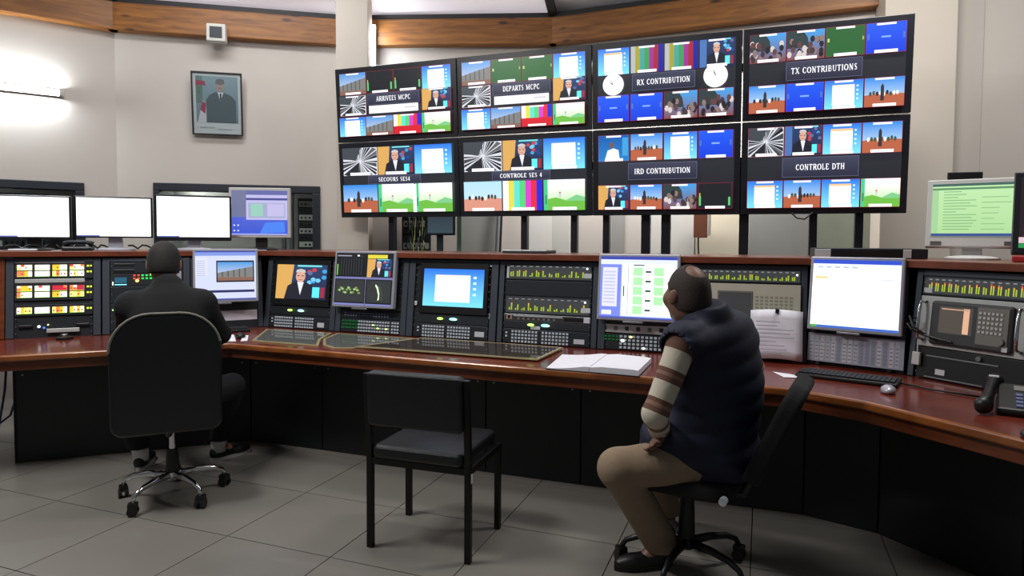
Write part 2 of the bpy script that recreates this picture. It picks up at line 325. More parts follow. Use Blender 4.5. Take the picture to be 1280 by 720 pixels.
# pillar behind the left screens, pilaster at the right, pieces of wall seen under the screens
def pillar(name, cx, cy, w, d, rz, z1, m, z0=0):
    o = structure(MB().box(-w/2, w/2, -d/2, d/2, z0, z1).build(name, m, bevel=.006)); o.location = (cx, cy, 0); o.rotation_euler = (0, 0, rz); return o
pillar('trim_9', -1.535, 6.50, .30, .25, .05, 4.3, M_pil)
pillar('trim_10', 3.22, 5.40, .50, .34, -.30, 4.4, M_pil)
pillar('trim_11', 3.55, 5.50, .42, .3, -.30, 4.4, M_wall)
rD = seg(W3, W4)[1]
def strip(name, s0, s1, z0, z1, m, t=.03, a=W3, b=W4):
    L, r = seg(a, b); o = structure(MB().box(s0, s1, -t, 0, z0, z1).build(name, m)); o.location = (a[0], a[1], 0); o.rotation_euler = (0, 0, r); return o
def at_px(x, a, b):   # distance along a wall of the sight line through an image column, used once to lay out the strips
    t = (x-640)/830; dx, dy = b[0]-a[0], b[1]-a[1]; s = (t*a[1]-a[0])/(dx-t*dy); return s*math.hypot(dx, dy)
n_ = 12
for x0, x1, m, t in ((575, 627, M_greyw, .02), (661, 690, M_white, .05)):
    strip('trim_%d' % n_, at_px(x0, W2, W3), at_px(x1, W2, W3), 0, 2.3, m, t, W2, W3); n_ += 1
for x0, x1, m, t in ((692, 713, M_white, .05), (765, 780, M_greyw, .02), (810, 868, M_white, .03), (869, 928, M_cream, .02), (936, 1012, M_greyw, .03), (1018, 1092, mat('green_grey_panel', (140, 146, 130), .6), .025)):
    strip('trim_%d' % n_, at_px(x0, W3, W4), at_px(x1, W3, W4), 0, 2.3, m, t); n_ += 1

# windows to the equipment rooms, in the left walls
def window(name, a, b, s0, s1, z0, z1, fr=.075):
    L, r = seg(a, b); root = structure(thing(name, None, None, (a[0], a[1], 0), r))
    MB().box(s0, s1, -.03, .1, z1-fr, z1).build('frame_head', M_wframe, root, .006)
    MB().box(s0, s0+fr*.7, -.03, .1, z0, z1-fr).build('frame_jamb', M_wframe, root, .006)
    MB().box(s1-fr, s1, -.03, .1, z0, z1-fr).build('frame_jamb', M_wframe, root, .006)
    g = MATS.get('window_pane') or glassmat('window_pane', (236, 240, 240))
    MB().box(s0+fr*.6, s1-fr*.9, .05, .056, z0, z1-fr).build('pane', g, root)
    MB().box(s0-.05, s1+.05, .9, .95, z0-.2, z1+.2).build('room_wall', M_greyw, root)
    MB().box(s0-.1, s0-.05, .15, .95, z0-.2, z1+.2).box(s1+.05, s1+.1, .15, .95, z0-.2, z1+.2).box(s0-.1, s1+.1, .15, .95, z1+.1, z1+.15).build('room_side', M_greyw, root)
    return root
window('window_1', W0, W1, SA-1.9, SA, .95, 1.94)
window('window_2', W1, W2, .317, 1.866, .95, 1.965)
def unit_rack(label, loc, rz, w, h, n, zs, facem, group=None, leds=True):
    t = thing('equipment_rack', label, 'rack', loc, rz)
    MB().box(0, w, .02, .35, 0, h).build('cabinet', M_rackd, t)
    for k in range(n):
        z = zs+k*(h-zs-.02)/n; hh = (h-zs-.02)/n-.012
        u = MB().box(.015, w-.015, 0, .03, z, z+hh).build('rack_unit', facem[k % len(facem)], t, .003)
        if leds:
            c = CV(); c.many([(.03+i*.04, z+hh*.3, .05+i*.04, z+hh*.62, random.choice([(12, 12, 14), (20, 20, 22), (200, 205, 200), (30, 34, 38)])) for i in range(int((w-.06)/.04))])
            c.build('front_detail', PRINT, t, (0, -.002, 0), kind='stuff')
    return t
def along(a, b, s, d):
    L, r = seg(a, b); u = Vector((math.cos(r), math.sin(r))); n = Vector((-u.y, u.x)); p = Vector(a)+u*s+n*d; return p.x, p.y
x, y = along(W1, W2, 1.62, .3); unit_rack('black and white equipment rack seen through the right part of the second window', (x, y, 0), rB, .18, 1.86, 9, 1.2, [M_white, M_face])
x, y = along(W0, W1, SA-1.75, .3); unit_rack('dark equipment rack with a green lit strip behind the far left window', (x, y, 0), rA, 1.5, 1.84, 3, 1.3, [M_face])
c = CV(); c.rect(.9, 1.775, 1.2, 1.80, (96, 120, 30)); c.ell(.88, 1.785, .015, .015, (255, 250, 220)); c.rect(.4, 1.745, .6, 1.757, (150, 150, 150))
o = bpy.data.objects['equipment_rack.001']; c.build('lit_strip', SCREEN, o, (0, -.01, 0))
# grey upright profiles inside window 2
for k, s in enumerate((1.46, 1.54)):
    x, y = along(W1, W2, s, .5); tag(MB().box(-.02, .02, -.02, .02, 0, 1.95).build('upright_profile', M_steel), 'grey metal upright %s the white rack units behind the second window' % ('second to the left of' if k == 0 else 'directly left of'), 'upright').location = (x, y, 0)

# wall mounted things
def on_wall(name, label, cat, a, b, s, z, d=0.):
    x, y = along(a, b, s, -d); L, r = seg(a, b); return thing(name, label, cat, (x, y, z), r)
t = on_wall('tube_lamp', 'bare white fluorescent tube lamp glowing on the left wall', 'lamp', W0, W1, LA-.9-.55, 2.741)
MB().box(0, 1.04, -.035, 0, -.03, .03).build('batten', M_white, t, .004)
MB().tube([(.03, -.06, 0), (1.0, -.06, 0)], .016, 12).build('tube', M_lamp, t, smooth=True)
for xx in (.015, 1.015): MB().box(xx-.012, xx+.012, -.085, -.03, -.025, .025).build('end_cap', M_white, t, .003)
t = on_wall('picture_frame', 'framed portrait photo of a suited man hanging on the back left wall', 'picture', W1, W2, .685, 2.438, .035); t.rotation_euler.x = math.radians(5)
MB().box(0, .46, -.03, -.005, 0, .014).box(0, .46, -.03, -.005, .586, .6).box(0, .014, -.03, -.005, .014, .586).box(.446, .46, -.03, -.005, .014, .586).build('frame', M_black, t, .002)
MB().box(.012, .448, -.015, -.004, .012, .588).build('backing', M_paper, t)
c = CV(); c.rect(.014, .014, .446, .586, (206, 210, 212)); c.rect(.04, .12, .42, .56, (120, 144, 158), (142, 162, 172))
c.rect(.04, .3, .1, .56, (110, 130, 128)); c.poly([(.04, .47), (.13, .47), (.12, .51), (.04, .52)], (160, 70, 90)); c.rect(.05, .39, .085, .46, (90, 130, 110))
c.poly([(.05, .12), (.13, .12), (.13, .3), (.1, .33)], (205, 205, 212)); c.poly([(.075, .24), (.12, .2), (.13, .3), (.10, .32)], (165, 70, 96))
c.poly([(.13, .12), (.40, .12), (.40, .33), (.36, .38), (.29, .41), (.21, .41), (.16, .38), (.13, .33)], (92, 104, 110)); c.poly([(.235, .41), (.29, .41), (.26, .33)], (220, 222, 222)); c.poly([(.255, .40), (.27, .40), (.268, .34), (.257, .34)], (50, 56, 66))
c.ell(.258, .475, .042, .058, (170, 150, 146)); c.poly([(.216, .49), (.3, .49), (.295, .53), (.26, .54), (.225, .53)], (120, 116, 118)); c.rect(.235, .485, .282, .49, (90, 80, 80)); c.rect(.245, .447, .272, .451, (110, 80, 80))
c.many([(.07, .07, .2, .078, (170, 174, 176)), (.23, .055, .36, .062, (170, 174, 176))])
c.build('portrait_print', PRINT, t, (0, -.016, 0))
MB().box(.012, .448, -.0295, -.0275, .012, .588).build('cover_glass', glassmat('picture_glass', (246, 248, 248)), t)
t = on_wall('wall_speaker', 'small square white speaker box with dark grille above the portrait', 'speaker', W1, W2, .852, 3.30, .12)
MB().box(0, .17, -.10, 0, 0, .165).build('housing', M_white, t, .01); MB().box(.03, .14, -.106, -.098, .03, .135).build('grille', M_rackd, t, .002)
MB().box(.05, .12, -.001, .12, .05, .12).build('bracket', M_white, t)
t = thing('wall_box', 'flat black box on the wall right of the video wall', 'box', (3.395, 5.25, 1.895), -.30)
MB().box(0, .235, -.09, .0, 0, .075).build('housing', M_black, t, .006); MB().box(.02, .215, .0, .03, .01, .065).build('mounting_plate', M_rackd, t)
t = thing('vertical_tube_lamp', 'short upright white tube lamp beside the pillar above the screens', 'lamp', (-1.39, 6.62, 3.16), .05)
MB().tube([(0, 0, 0), (0, 0, .36)], .03, 12).build('tube', mat('upright_tube', (255, 255, 255), .5, emit=(240, 248, 255), es=75), t, smooth=True)
MB().box(-.03, .03, .03, .10, -.03, .39).build('batten', M_white, t)

# things behind the shelf, under the video wall
t = thing('small_monitor', 'small dark switched off monitor behind the shelf under the left screens', 'monitor', (-.66, 6.1, 1.47), .15)
MB().box(-.14, .14, 0, .03, 0, .3).build('housing', M_rackd, t, .006); c = CV(); c.rect(-.115, .02, .115, .28, (52, 66, 74), (38, 46, 54)); c.build('screen', SCREEN, t, (0, -.002, 0))
MB().box(-.03, .03, .03, .06, -1.47, .15).build('stand_pole', M_rackd, t)
unit_rack('tall equipment rack with cables behind the shelf under the left screens', (-1.05, 6.32, 0), .10, .27, 1.78, 8, 1.2, [M_face, M_rackd, M_greyw])
o = bpy.data.objects['equipment_rack.002']
for k in range(9):
    pts = [(.06+.02*k+random.uniform(-.015, .015), -.02-random.uniform(0, .03), 1.3+j*.08+random.uniform(-.02, .02)) for j in range(6)]
    MB().tube(pts, .006, 5).build('patch_cable', [M_cablew, M_green, M_rackd, M_yel][k % 4], o)
tag(MB().box(-.02, .02, -.02, .02, 0, 2.2).build('door_post', M_green), 'slim green door post right of the small dark monitor', 'post').location = (-.5, 6.3, 0)
for k in range(2):
    tag(MB().tube([(-.22+.05*k, 6.60, 0), (-.13+.035*k, 6.70, 2.0)], .012, 6).build('leaning_rod', [M_steel, M_rackd][k]), ['pale metal rod leaning on the back wall under the screens', 'dark thin rod leaning beside the pale rod under the screens'][k], 'rod')
t = thing('wall_phone_box', 'brown wooden box hanging on the cream wall under the screens', 'box', (1.63, 5.98, 1.46), rD+.1)
MB().box(0, .12, 0, .1, 0, .32).build('housing', M_brown, t, .006); MB().box(.125, .15, .02, .1, .02, .32).build('side_rail', M_white, t); MB().tube([(.04, .09, 0), (.045, .09, -.2), (.03, .1, -.34)], .007, 6).build('cord', M_rackd, t)

# ------------------------------------------------------------------ the control desk
F = [(-3.75, 3.40), (-1.83, 4.27), (1.28, 3.04), (1.50, 2.80), (2.25, 1.25)]
RK = [(-4.06, 4.083), (-1.914, 5.11), (1.655, 3.694), (2.018, 3.383), (2.874, 1.629)]
RKO = offset(RK, .03)
desk = thing('control_desk', 'long angled wooden control desk with black panels under the top', 'desk', (0, 0, 0))
def band(name, front, back, z0, z1, m, parent, bevel=0, groove=False, seg_=2):
    mb = MB(); n = len(front); pts = [(x, y, z) for z in (z0, z1) for x, y in list(front)+list(back)]; N = 2*n
    fs = []
    for i in range(n-1):
        fs += [(i, n+i, n+i+1, i+1), (N+i, N+i+1, N+n+i+1, N+n+i), (i, i+1, N+i+1, N+i), (n+i+1, n+i, N+n+i, N+n+i+1)]
    fs += [(0, N, N+n, n), (n-1, 2*n-1, N+2*n-1, N+n-1)]
    return mb.add(pts, fs).build(name, m, parent, bevel, seg=seg_)
band('worktop', offset(F, .035), RKO, .715, .75, M_desk, desk)
band('edge_nosing', F, offset(F, .036), .712, .7515, M_nose, desk, .012, seg_=4)
band('apron', offset(F, .028), offset(F, .055), .655, .712, M_apron, desk, .004)
PN = [(-3.144, 4.150), (-1.842, 4.650), (1.53, 3.42), (1.80, 3.20), (2.62, 1.5)]
# separate black panels below the desk
def panels(a, b, n):
    L, r = seg(a, b)
    for k in range(n):
        s0, s1 = L*k/n+.003, L*(k+1)/n-.003
        mb = MB(); mb.box(s0, s1, 0, .022, .0, .66)
        p = mb.build('base_panel', M_base, desk, .003); p.location = (a[0], a[1], 0); p.rotation_euler = (0, 0, r)
        for sx in (s0+.05, s1-.05):
            q = MB().tube([(sx, -.004, .56), (sx, .005, .56)], .006, 8).build('screw_cap', M_steel, p)
panels(PN[0], PN[1], 2); panels(PN[1], PN[2], 6); panels(PN[2], PN[3], 1); panels(PN[3], PN[4], 3)
L, r = seg(PN[0], PN[1]); p = MB().box(0, .022, 0, .42, 0, .71).build('end_panel', M_base, desk, .003); p.location = (*PN[0], 0); p.rotation_euler = (0, 0, r)
# upper shelf over the racks
shelf = thing('console_shelf', 'reddish wooden shelf running along the top of the racks', 'shelf', (0, 0, 0))
RS = [(-4.10, 4.07), (-1.905, 5.125), (1.66, 3.710), (2.03, 3.395), (2.90, 1.62)]
band('shelf_top', offset(RS, .012), offset(RS, .78), 1.300, 1.337, M_ledge, shelf)
band('shelf_edge', RS, offset(RS, .013), 1.299, 1.338, M_ledgef, shelf, .004)
RS2 = [(-3.42, 4.37)]+RS[1:]; band('support_board', offset(RS2, .60), offset(RS2, .62), 0, 1.30, M_base, shelf)

# ------------------------------------------------------------------ racks
LEAN = math.radians(7)
SEG0 = ((-4.06, 4.083), (-1.849, 5.085)); SEG1 = ((-1.849, 5.085), (1.917, 3.59)); SEG2 = ((1.917, 3.59), (2.874, 1.629))
SEGC = ((1.655, 3.694), (2.018, 3.383)); SEGL = ((-2.354, 4.856), (-1.914, 5.11))
def rack_at(sg, s): L, r = seg(*sg); return (*along(sg[0], sg[1], s, 0), .752), r
def rack(label, sg, s0, s1, h=.542, ix=.045):
    loc, r = rack_at(sg, s0); w = s1-s0
    t = thing('rack_cabinet', label, 'rack', loc, r, LEAN)
    MB().box(0, w, .012, .30, 0, h).build('cabinet', M_rackd, t)
    MB().box(0, ix, -.006, .012, 0, h).build('side_rail', M_rack, t, .003); MB().box(w-ix, w, -.006, .012, 0, h).build('side_rail', M_rack, t, .003)
    MB().box(ix, w-ix, -.006, .012, h-.03, h).build('top_rail', M_rack, t, .003)
    mb = MB()
    for k in range(10):
        for xx in (ix+.012, w-ix-.012): mb.tube([(xx, -.004, .03+k*.05), (xx, .004, .03+k*.05)], .0035, 6)
    mb.build('screw', M_steel, t, kind='stuff')
    return t, w
def plate(t, x0, x1, z0, z1, m=M_face, name='faceplate', y=0., d=.012): return MB().box(x0, x1, y, y+d, z0, z1).build(name, m, t, .002)
def buttons(t, x0, z0, nx, nz, px, pz, w, h, m=M_key, name='button_grid', y=-.006):
    mb = MB()
    for i in range(nx):
        for j in range(nz):
            mb.box(x0+i*px, x0+i*px+w, y, y+.006, z0+j*pz, z0+j*pz+h)
    return mb.build(name, m, t, kind='stuff')
def label_tag(t, x0, z0, x1, z1): return MB().box(x0, x1, -.002, 0, z0, z1).build('label_sticker', M_label, t)
def lamps(t, pts, y=-.003, name='status_lamp'):
    for x, z, rx, rz, col in pts:
        c = CV(); c.ell(x, z, rx, rz, col); c.build(name, LED, t, (0, y, 0))
def meter(t, x0, x1, z0, z1, n, lo=.3, hi=.6, seed=0, dark=(52, 54, 54)):
    u = plate(t, x0, x1, z0, z1, M_face, 'meter_unit'); c = CV(); c.rect(x0+.01, z0+.008, x1-.01, z1-.008, dark); R_ = random.Random(seed); q = []; hh = z1-z0; lab = []
    bw = (x1-x0-.05)/n
    for k in range(n):
        for e in (0, 1):
            xa = x0+.03+k*bw+e*bw*.33; top = R_.uniform(lo, hi); zb = z0+hh*.2
            zc = zb+hh*.55*min(top, .45)/.8; q.append((xa, zb, xa+bw*.2, zc, (150, 170, 40)))
            if top > .45: q.append((xa, zc, xa+bw*.2, zb+hh*.55*min(top, .62)/.8, (205, 160, 50)))
            if top > .62: q.append((xa, zb+hh*.55*.62/.8, xa+bw*.2, zb+hh*.55*top/.8, (200, 80, 50)))
        lab.append((x0+.028+k*bw, z1-.02, x0+.028+k*bw+bw*.5, z1-.014, (120, 122, 124)))
    c.many(q); c.many(lab); c.build('level_display', SCREEN, u, (0, -.001, 0)); return u
# pictures shown on screens, in a box x,z,w,h
def pic(c, kind, x, z, w, h):
    X = lambda u: x+u*w
    Z = lambda u: z+u*h
    R_ = random.Random(int((x*917+z*331)*1000) & 0xffff)
    if kind == 'shelf':
        c.rect(x, z, X(1), Z(1), (200, 205, 215), (70, 140, 205)); c.poly([(x, Z(.18)), (X(1), Z(.12)), (X(1), Z(.75)), (x, Z(.42))], (118, 118, 116))
        c.many([(X(.12+.16*k), Z(.2), X(.15+.16*k), Z(.48+.05*k), (70, 72, 74)) for k in range(5)]); c.rect(x, z, X(1), Z(.18), (128, 92, 78))
    elif kind == 'rays':
        c.rect(x, z, X(1), Z(1), (205, 208, 216)); cx, cz = X(.5), Z(.5)
        for k in range(30):
            a = k*.2094+R_.uniform(-.05, .05); ex, ez = math.cos(a), math.sin(a); s = min(.5*w/max(abs(ex), 1e-3), .5*h/max(abs(ez), 1e-3))*.98; wd = R_.uniform(.04, .10)
            p = []
            for da in (-wd, wd):
                e2x, e2z = math.cos(a+da), math.sin(a+da); s2 = min(.5*w/max(abs(e2x), 1e-3), .5*h/max(abs(e2z), 1e-3))*.98; p.append((cx+e2x*s2, cz+e2z*s2))
            c.poly([(cx+ex*.05*w, cz+ez*.05*h), p[0], p[1]], R_.choice([(34, 36, 40), (60, 62, 66), (90, 92, 96), (20, 22, 26)]))
        c.poly([(x, Z(1)), (x, Z(.6)), (X(.4), Z(.55)), (X(.55), Z(1))], (60, 66, 72)); c.poly([(cx, cz), (X(.1), z), (X(.45), z)], (30, 32, 36))
    elif kind in ('box', 'boxo'):
        c.rect(x, z, X(1), Z(1), (120, 215, 240), (40, 110, 215)); c.rect(X(.2), Z(.12), X(.78), Z(.84), (250, 250, 252)); c.rect(X(.2), Z(.76), X(.78), Z(.84), (245, 190, 140) if kind == 'boxo' else (240, 225, 215))
        c.many([(X(.83), Z(.3+.15*k), X(.88), Z(.36+.15*k), (210, 240, 250)) for k in range(4)])
    elif kind == 'green':
        c.rect(x, z, X(1), Z(1), (36, 92, 42)); c.rect(X(.04), Z(.5), X(.09), Z(.62), (190, 205, 130)); c.rect(X(.94), Z(.5), X(.98), Z(.62), (150, 170, 90))
    elif kind == 'blue':
        c.rect(x, z, X(1), Z(1), (16, 56, 205), (28, 84, 225)); c.rect(X(.03), Z(.45), X(.08), Z(.65), (70, 110, 190)); c.rect(X(.92), Z(.45), X(.97), Z(.65), (70, 110, 190)); c.rect(X(.38), Z(.5), X(.62), Z(.56), (120, 160, 235))
    elif kind in ('bars', 'barsred', 'barsd'):
        cs = [(240, 240, 236), (214, 206, 70), (90, 210, 200), (80, 200, 110), (205, 60, 190), (214, 40, 60), (30, 40, 200)]
        if kind == 'barsd': cs = [tuple(int(v*.72) for v in q) for q in cs]
        c.rect(x, z, X(1), Z(1), (200, 24, 40)); z0 = Z(.4) if kind == 'barsred' else z
        c.many([(X(k/7), z0, X((k+1)/7), Z(1), cs[k]) for k in range(7)])
    elif kind in ('man', 'manb'):
        c.rect(x, z, X(1), Z(1), (26, 34, 62), (40, 60, 100))
        if kind == 'man': c.poly([(x, z), (X(.28), z), (X(.34), Z(1)), (x, Z(1))], (206, 158, 84))
        else: c.rect(x, z, X(.2), Z(1), (70, 110, 170))
        for k in range(10): c.ell(X(.62+R_.uniform(.03, .34)), Z(.7+R_.uniform(-.22, .2)), .05*w, .06*h, R_.choice([(60, 150, 200), (110, 190, 230), (40, 60, 130), (180, 60, 70), (90, 100, 150)]), 8)
        c.poly([(X(.18), z), (X(.8), z), (X(.76), Z(.38)), (X(.6), Z(.5)), (X(.38), Z(.5)), (X(.24), Z(.38))], (26, 28, 38))
        c.poly([(X(.43), Z(.5)), (X(.56), Z(.5)), (X(.5), Z(.12))], (216, 218, 226)); c.ell(X(.49), Z(.66), .095*w, .17*h, (206, 158, 136)); c.poly([(X(.39), Z(.77)), (X(.46), Z(.79)), (X(.59), Z(.77)), (X(.57), Z(.85)), (X(.49), Z(.88)), (X(.41), Z(.85))], (190, 186, 182))
        c.many([(X(.42), Z(.665), X(.47), Z(.69), (80, 70, 70)), (X(.51), Z(.665), X(.56), Z(.69), (80, 70, 70)), (X(.455), Z(.56), X(.53), Z(.575), (150, 90, 84))])
        c.rect(X(.74), Z(.06), X(.88), Z(.36), (90, 220, 230)); c.rect(X(.9), Z(.06), X(.98), Z(.36), (150, 40, 60)); c.rect(X(.42), Z(.94), X(.9), Z(.99), (110, 205, 210))
    elif kind == 'field':
        c.rect(x, z, X(1), Z(1), (150, 205, 110), (250, 252, 250)); c.poly([(x, z), (X(1), z), (X(1), Z(.36)), (X(.6), Z(.3)), (X(.3), Z(.42)), (x, Z(.34))], (104, 176, 64)); c.poly([(X(.5), Z(.3)), (X(.8), Z(.5)), (X(1), Z(.42)), (X(1), Z(.3))], (120, 190, 130))
        c.rect(x, z, X(.1), Z(1), (70, 190, 130)); c.rect(X(.04), Z(.2), X(.07), Z(.5), (50, 110, 70)); c.ell(X(.4), Z(.5), .035*w, .12*h, (190, 200, 200), 8); c.rect(X(.38), Z(.55), X(.42), Z(.6), (200, 80, 90))
    elif kind in ('dunes', 'dunesp'):
        c.rect(x, z, X(1), Z(1), (190, 215, 230), (40, 130, 215) if kind == 'dunes' else (170, 210, 235)); c.poly([(x, z), (X(1), z), (X(1), Z(.42)), (X(.5), Z(.46)), (x, Z(.4))], (172, 92, 62) if kind == 'dunes' else (205, 140, 120))
        for k in range(9): c.ell(X(.15+.085*k), Z(.44+R_.uniform(-.03, .05)), .035*w, .08*h, R_.choice([(40, 36, 40), (230, 225, 220), (90, 70, 60), (60, 80, 60)]), 8)
        if kind == 'dunes': c.poly([(X(.4), Z(.2)), (X(.5), Z(.2)), (X(.49), Z(.7)), (X(.45), Z(.8)), (X(.41), Z(.7))], (50, 46, 48))
    elif kind == 'crowd':
        c.rect(x, z, X(1), Z(1), (120, 70, 66), (60, 150, 215)); c.poly([(x, Z(.4)), (x, Z(1)), (X(.42), Z(1)), (X(.55), Z(.75)), (X(.6), Z(.4))], (44, 58, 60))
        for k in range(26): c.ell(X(R_.uniform(.05, .95)), Z(R_.uniform(.1, .68)), .065*w, .115*h, R_.choice([(34, 30, 34), (60, 50, 54), (200, 190, 186), (130, 110, 104), (90, 60, 60)]), 8)
    elif kind == 'dark':
        c.rect(x, z, X(1), Z(1), (24, 26, 30)); c.many([(X(.03), Z(.12), X(.09), Z(.5), (90, 190, 110)), (X(.9), Z(.12), X(.96), Z(.45), (90, 190, 110)), (X(.04), Z(.5), X(.07), Z(.62), (200, 190, 60))])
    elif kind == 'present':
        c.rect(x, z, X(1), Z(1), (30, 120, 190), (20, 84, 160)); c.poly([(X(.2), z), (X(.7), z), (X(.66), Z(.42)), (X(.5), Z(.5)), (X(.3), Z(.42))], (228, 228, 232)); c.ell(X(.44), Z(.62), .07*w, .13*h, (110, 80, 70), 12); c.rect(X(.78), Z(.2), X(.97), Z(.9), (60, 150, 205))
def sub(c, kind, x, z, w, h, border=(150, 24, 50)):
    if border: c.rect(x, z, x+w, z+h, border)
    b = .002; pic(c, kind, x+b, z+b, w-2*b, h-2*b); c.rect(x+.22*w, z+.01*h, x+.8*w, z+.11*h, (246, 246, 248))
    if border and kind != 'dark': c.rect(x+.26*w, z+.91*h, x+.74*w, z+.98*h, (228, 228, 232))

# rack at far left with three rows of lit displays
t, w = rack('rack cabinet at the far left with rows of red and yellow lit displays', SEG0, .757, 1.303)
MB().box(-.045, -.004, -.01, .30, 0, .545).build('wooden_side', M_apron, t, .003)
for z0, z1 in ((.40, .508), (.252, .37), (.148, .222)): plate(t, .048, w-.048, z0, z1, M_rackd, 'display_panel')
R_ = random.Random(3)
for zi, (za, zb) in enumerate(((.458, .495), (.415, .452), (.315, .352), (.272, .309), (.163, .206))):
    for k in range(4):
        x0 = .062+k*.1; c = CV(); base = (246, 244, 240); c.rect(x0, za, x0+.084, zb, base)
        red = zi == 2 and k >= 2
        for q in range(4):
            xx = x0+.021*q; cc = R_.choice([(250, 245, 235), (255, 225, 120), (240, 170, 40), (250, 240, 200), (230, 110, 60)]) if k != 1 else R_.choice([(244, 244, 246), (250, 240, 220), (240, 236, 240)])
            if red and (q > 1 or k == 2): cc = (176, 20, 46)
            c.rect(xx, za, xx+.021, zb, cc); c.rect(xx+.004, za+.012, xx+.013, za+.024, (120, 60, 50) if R_.random() < .5 and k != 1 else cc)
            if zi in (0, 2) and R_.random() < .5: c.rect(xx, zb-.014, xx+.021, zb, R_.choice([(220, 60, 50), (235, 120, 60), (250, 230, 200)]))
        c.rect(x0, za, x0+.084, za+.003, (130, 200, 60)); c.build('lit_display', LED, t, (0, -.003, 0))
c = CV()
for z in (.48, .44, .335, .295, .185): c.rect(.462, z, .476, z+.012, (190, 210, 40)); c.rect(.482, z, .492, z+.012, (210, 220, 60))
c.build('yellow_key_lamps', LED, t, (0, -.003, 0))
for z0, z1 in ((.372, .398), (.508, .530)): MB().box(.05, .45, -.004, .012, z0, z1).build('blank_strip', M_alum, t, .002)
for x0 in (.07, .40): MB().box(x0, x0+.08, -.004, .004, .068, .088).build('vent_slot', M_black, t, .004)
lamps(t, [(.186, .075, .009, .009, (255, 255, 255)), (.215, .066, .007, .007, (70, 120, 255)), (.238, .085, .006, .006, (190, 210, 150))])
MB().box(.23, .42, -.012, .006, .030, .058).build('chrome_strip', M_alum, t, .003)
# rack behind the left man
t, w = rack('rack cabinet with teal and green lamps behind the man in black', SEG0, 1.312, 1.868)
for k, (z0, z1) in enumerate(((.43, .508), (.34, .425), (.22, .335), (.10, .215), (.03, .095))): plate(t, .048, w-.048, z0, z1, [M_face, M_rackd][k % 2], 'equipment_unit')
for z in (.48, .438): MB().box(.07, .20, -.003, .004, z, z+.02).build('vent_slot', M_black, t, .004)
c = CV(); c.rect(.075, .36, .15, .40, (24, 70, 90)); c.rect(.075, .345, .15, .352, (120, 215, 230)); c.rect(.06, .345, .068, .37, (210, 240, 200)); c.rect(.08, .17, .13, .2, (20, 80, 90)); c.rect(.06, .165, .068, .175, (180, 240, 160)); c.build('blue_display', LED, t, (0, -.003, 0), kind='stuff')
c = CV()
for i in range(7):
    for j in range(2): c.rect(.19+i*.026, .385+j*.022, .205+i*.026, .397+j*.022, (200, 60, 40) if i < 2 else (40, 190, 80))
c.ell(.215, .375, .012, .012, (255, 190, 110)); c.ell(.31, .425, .014, .012, (250, 230, 110)); c.build('key_lamps', LED, t, (0, -.003, 0))
MB().box(.46, .50, -.006, .0, .32, .44).build('grey_module', M_silver, t, .003)
# corner boards
def filler(label, sg):
    L, r = seg(*sg); t = thing('corner_panel', label, 'panel', (sg[0][0], sg[0][1], .752), r, LEAN)
    MB().box(.004, L-.004, .012, .03, 0, .54).build('board', M_rackd, t); MB().box(.004, .04, 0, .012, 0, .54).build('edge_rail', M_rack, t, .003); MB().box(L-.04, L-.004, 0, .012, 0, .54).build('edge_rail', M_rack, t, .003); return t
tl = filler('black corner panel behind the silver monitor right of the man in black', SEGL)
MB().box(.12, .46, .008, .012, .06, .135).build('printed_sheet', M_paper, tl)
# broadcast monitor racks
def video_unit(t, x0, x1, z0, z1, kind, frame=.03):
    u = plate(t, x0-frame, x1+frame, z0-.05, z1+.045, M_black, 'monitor_unit', -.012, .02); c = CV(); c.rect(x0, z0, x1, z1, (10, 12, 14)); pic(c, kind, x0, z0, x1-x0, z1-z0); c.build('screen', SCREEN, u, (0, -.013, 0)); return u
def tally(t, x, z): lamps(t, [(x, z, .024, .009, (190, 250, 120)), (x+.10, z, .03, .010, (150, 240, 250)), (x+.115, z-.002, .016, .006, (235, 255, 150))], -.016)
t, w = rack('rack cabinet with a picture monitor showing a grey haired man', SEG1, -.072, .582)
video_unit(t, .10, .565, .223, .484, 'man'); plate(t, .05, w-.05, .10, .168, M_rackd, 'lamp_unit'); tally(t, .25, .137)
plate(t, .05, w-.05, .004, .095, M_face, 'key_panel'); buttons(t, .102, .008, 8, 4, .022, .0215, .014, .013); buttons(t, .295, .008, 8, 4, .022, .0215, .014, .013); buttons(t, .072, .04, 1, 2, .02, .022, .012, .012)
label_tag(t, .50, .02, .56, .055); label_tag(t, .545, .50, .575, .525)
t, w = rack('rack cabinet with green lit keys below the waveform monitor', SEG1, .588, 1.183)
plate(t, .05, w-.05, .17, .51, M_rackd, 'blank_unit'); u = plate(t, .02, w-.05, .105, .16, M_face, 'vision_panel'); buttons(t, .08, .12, 16, 2, .024, .016, .014, .009, mat('blue_grey_key', (110, 120, 150), .4)); plate(t, .05, w-.05, .004, .10, M_rackd, 'key_panel')
buttons(t, .06, .03, 5, 3, .03, .024, .022, .012, M_gkey); buttons(t, .20, .01, 12, 4, .0225, .0225, .015, .013); buttons(t, .48, .01, 3, 4, .0225, .0225, .015, .013); label_tag(t, .553, .03, .58, .09)
lamps(t, [(.37, .04, .012, .006, (200, 230, 110)), (.33, .062, .010, .006, (190, 220, 120)), (.44, .038, .010, .006, (220, 240, 130))], -.008)
t, w = rack('rack cabinet with a picture monitor showing a white page on blue', SEG1, 1.188, 1.872, ix=.05)
video_unit(t, .125, .585, .22, .478, 'box'); plate(t, .06, w-.06, .10, .168, M_rackd, 'lamp_unit'); tally(t, .27, .135)
plate(t, .06, w-.06, .004, .095, M_face, 'key_panel'); buttons(t, .13, .008, 8, 4, .022, .0215, .014, .013); buttons(t, .325, .008, 8, 4, .022, .0215, .014, .013); buttons(t, .09, .04, 1, 2, .02, .022, .012, .012)
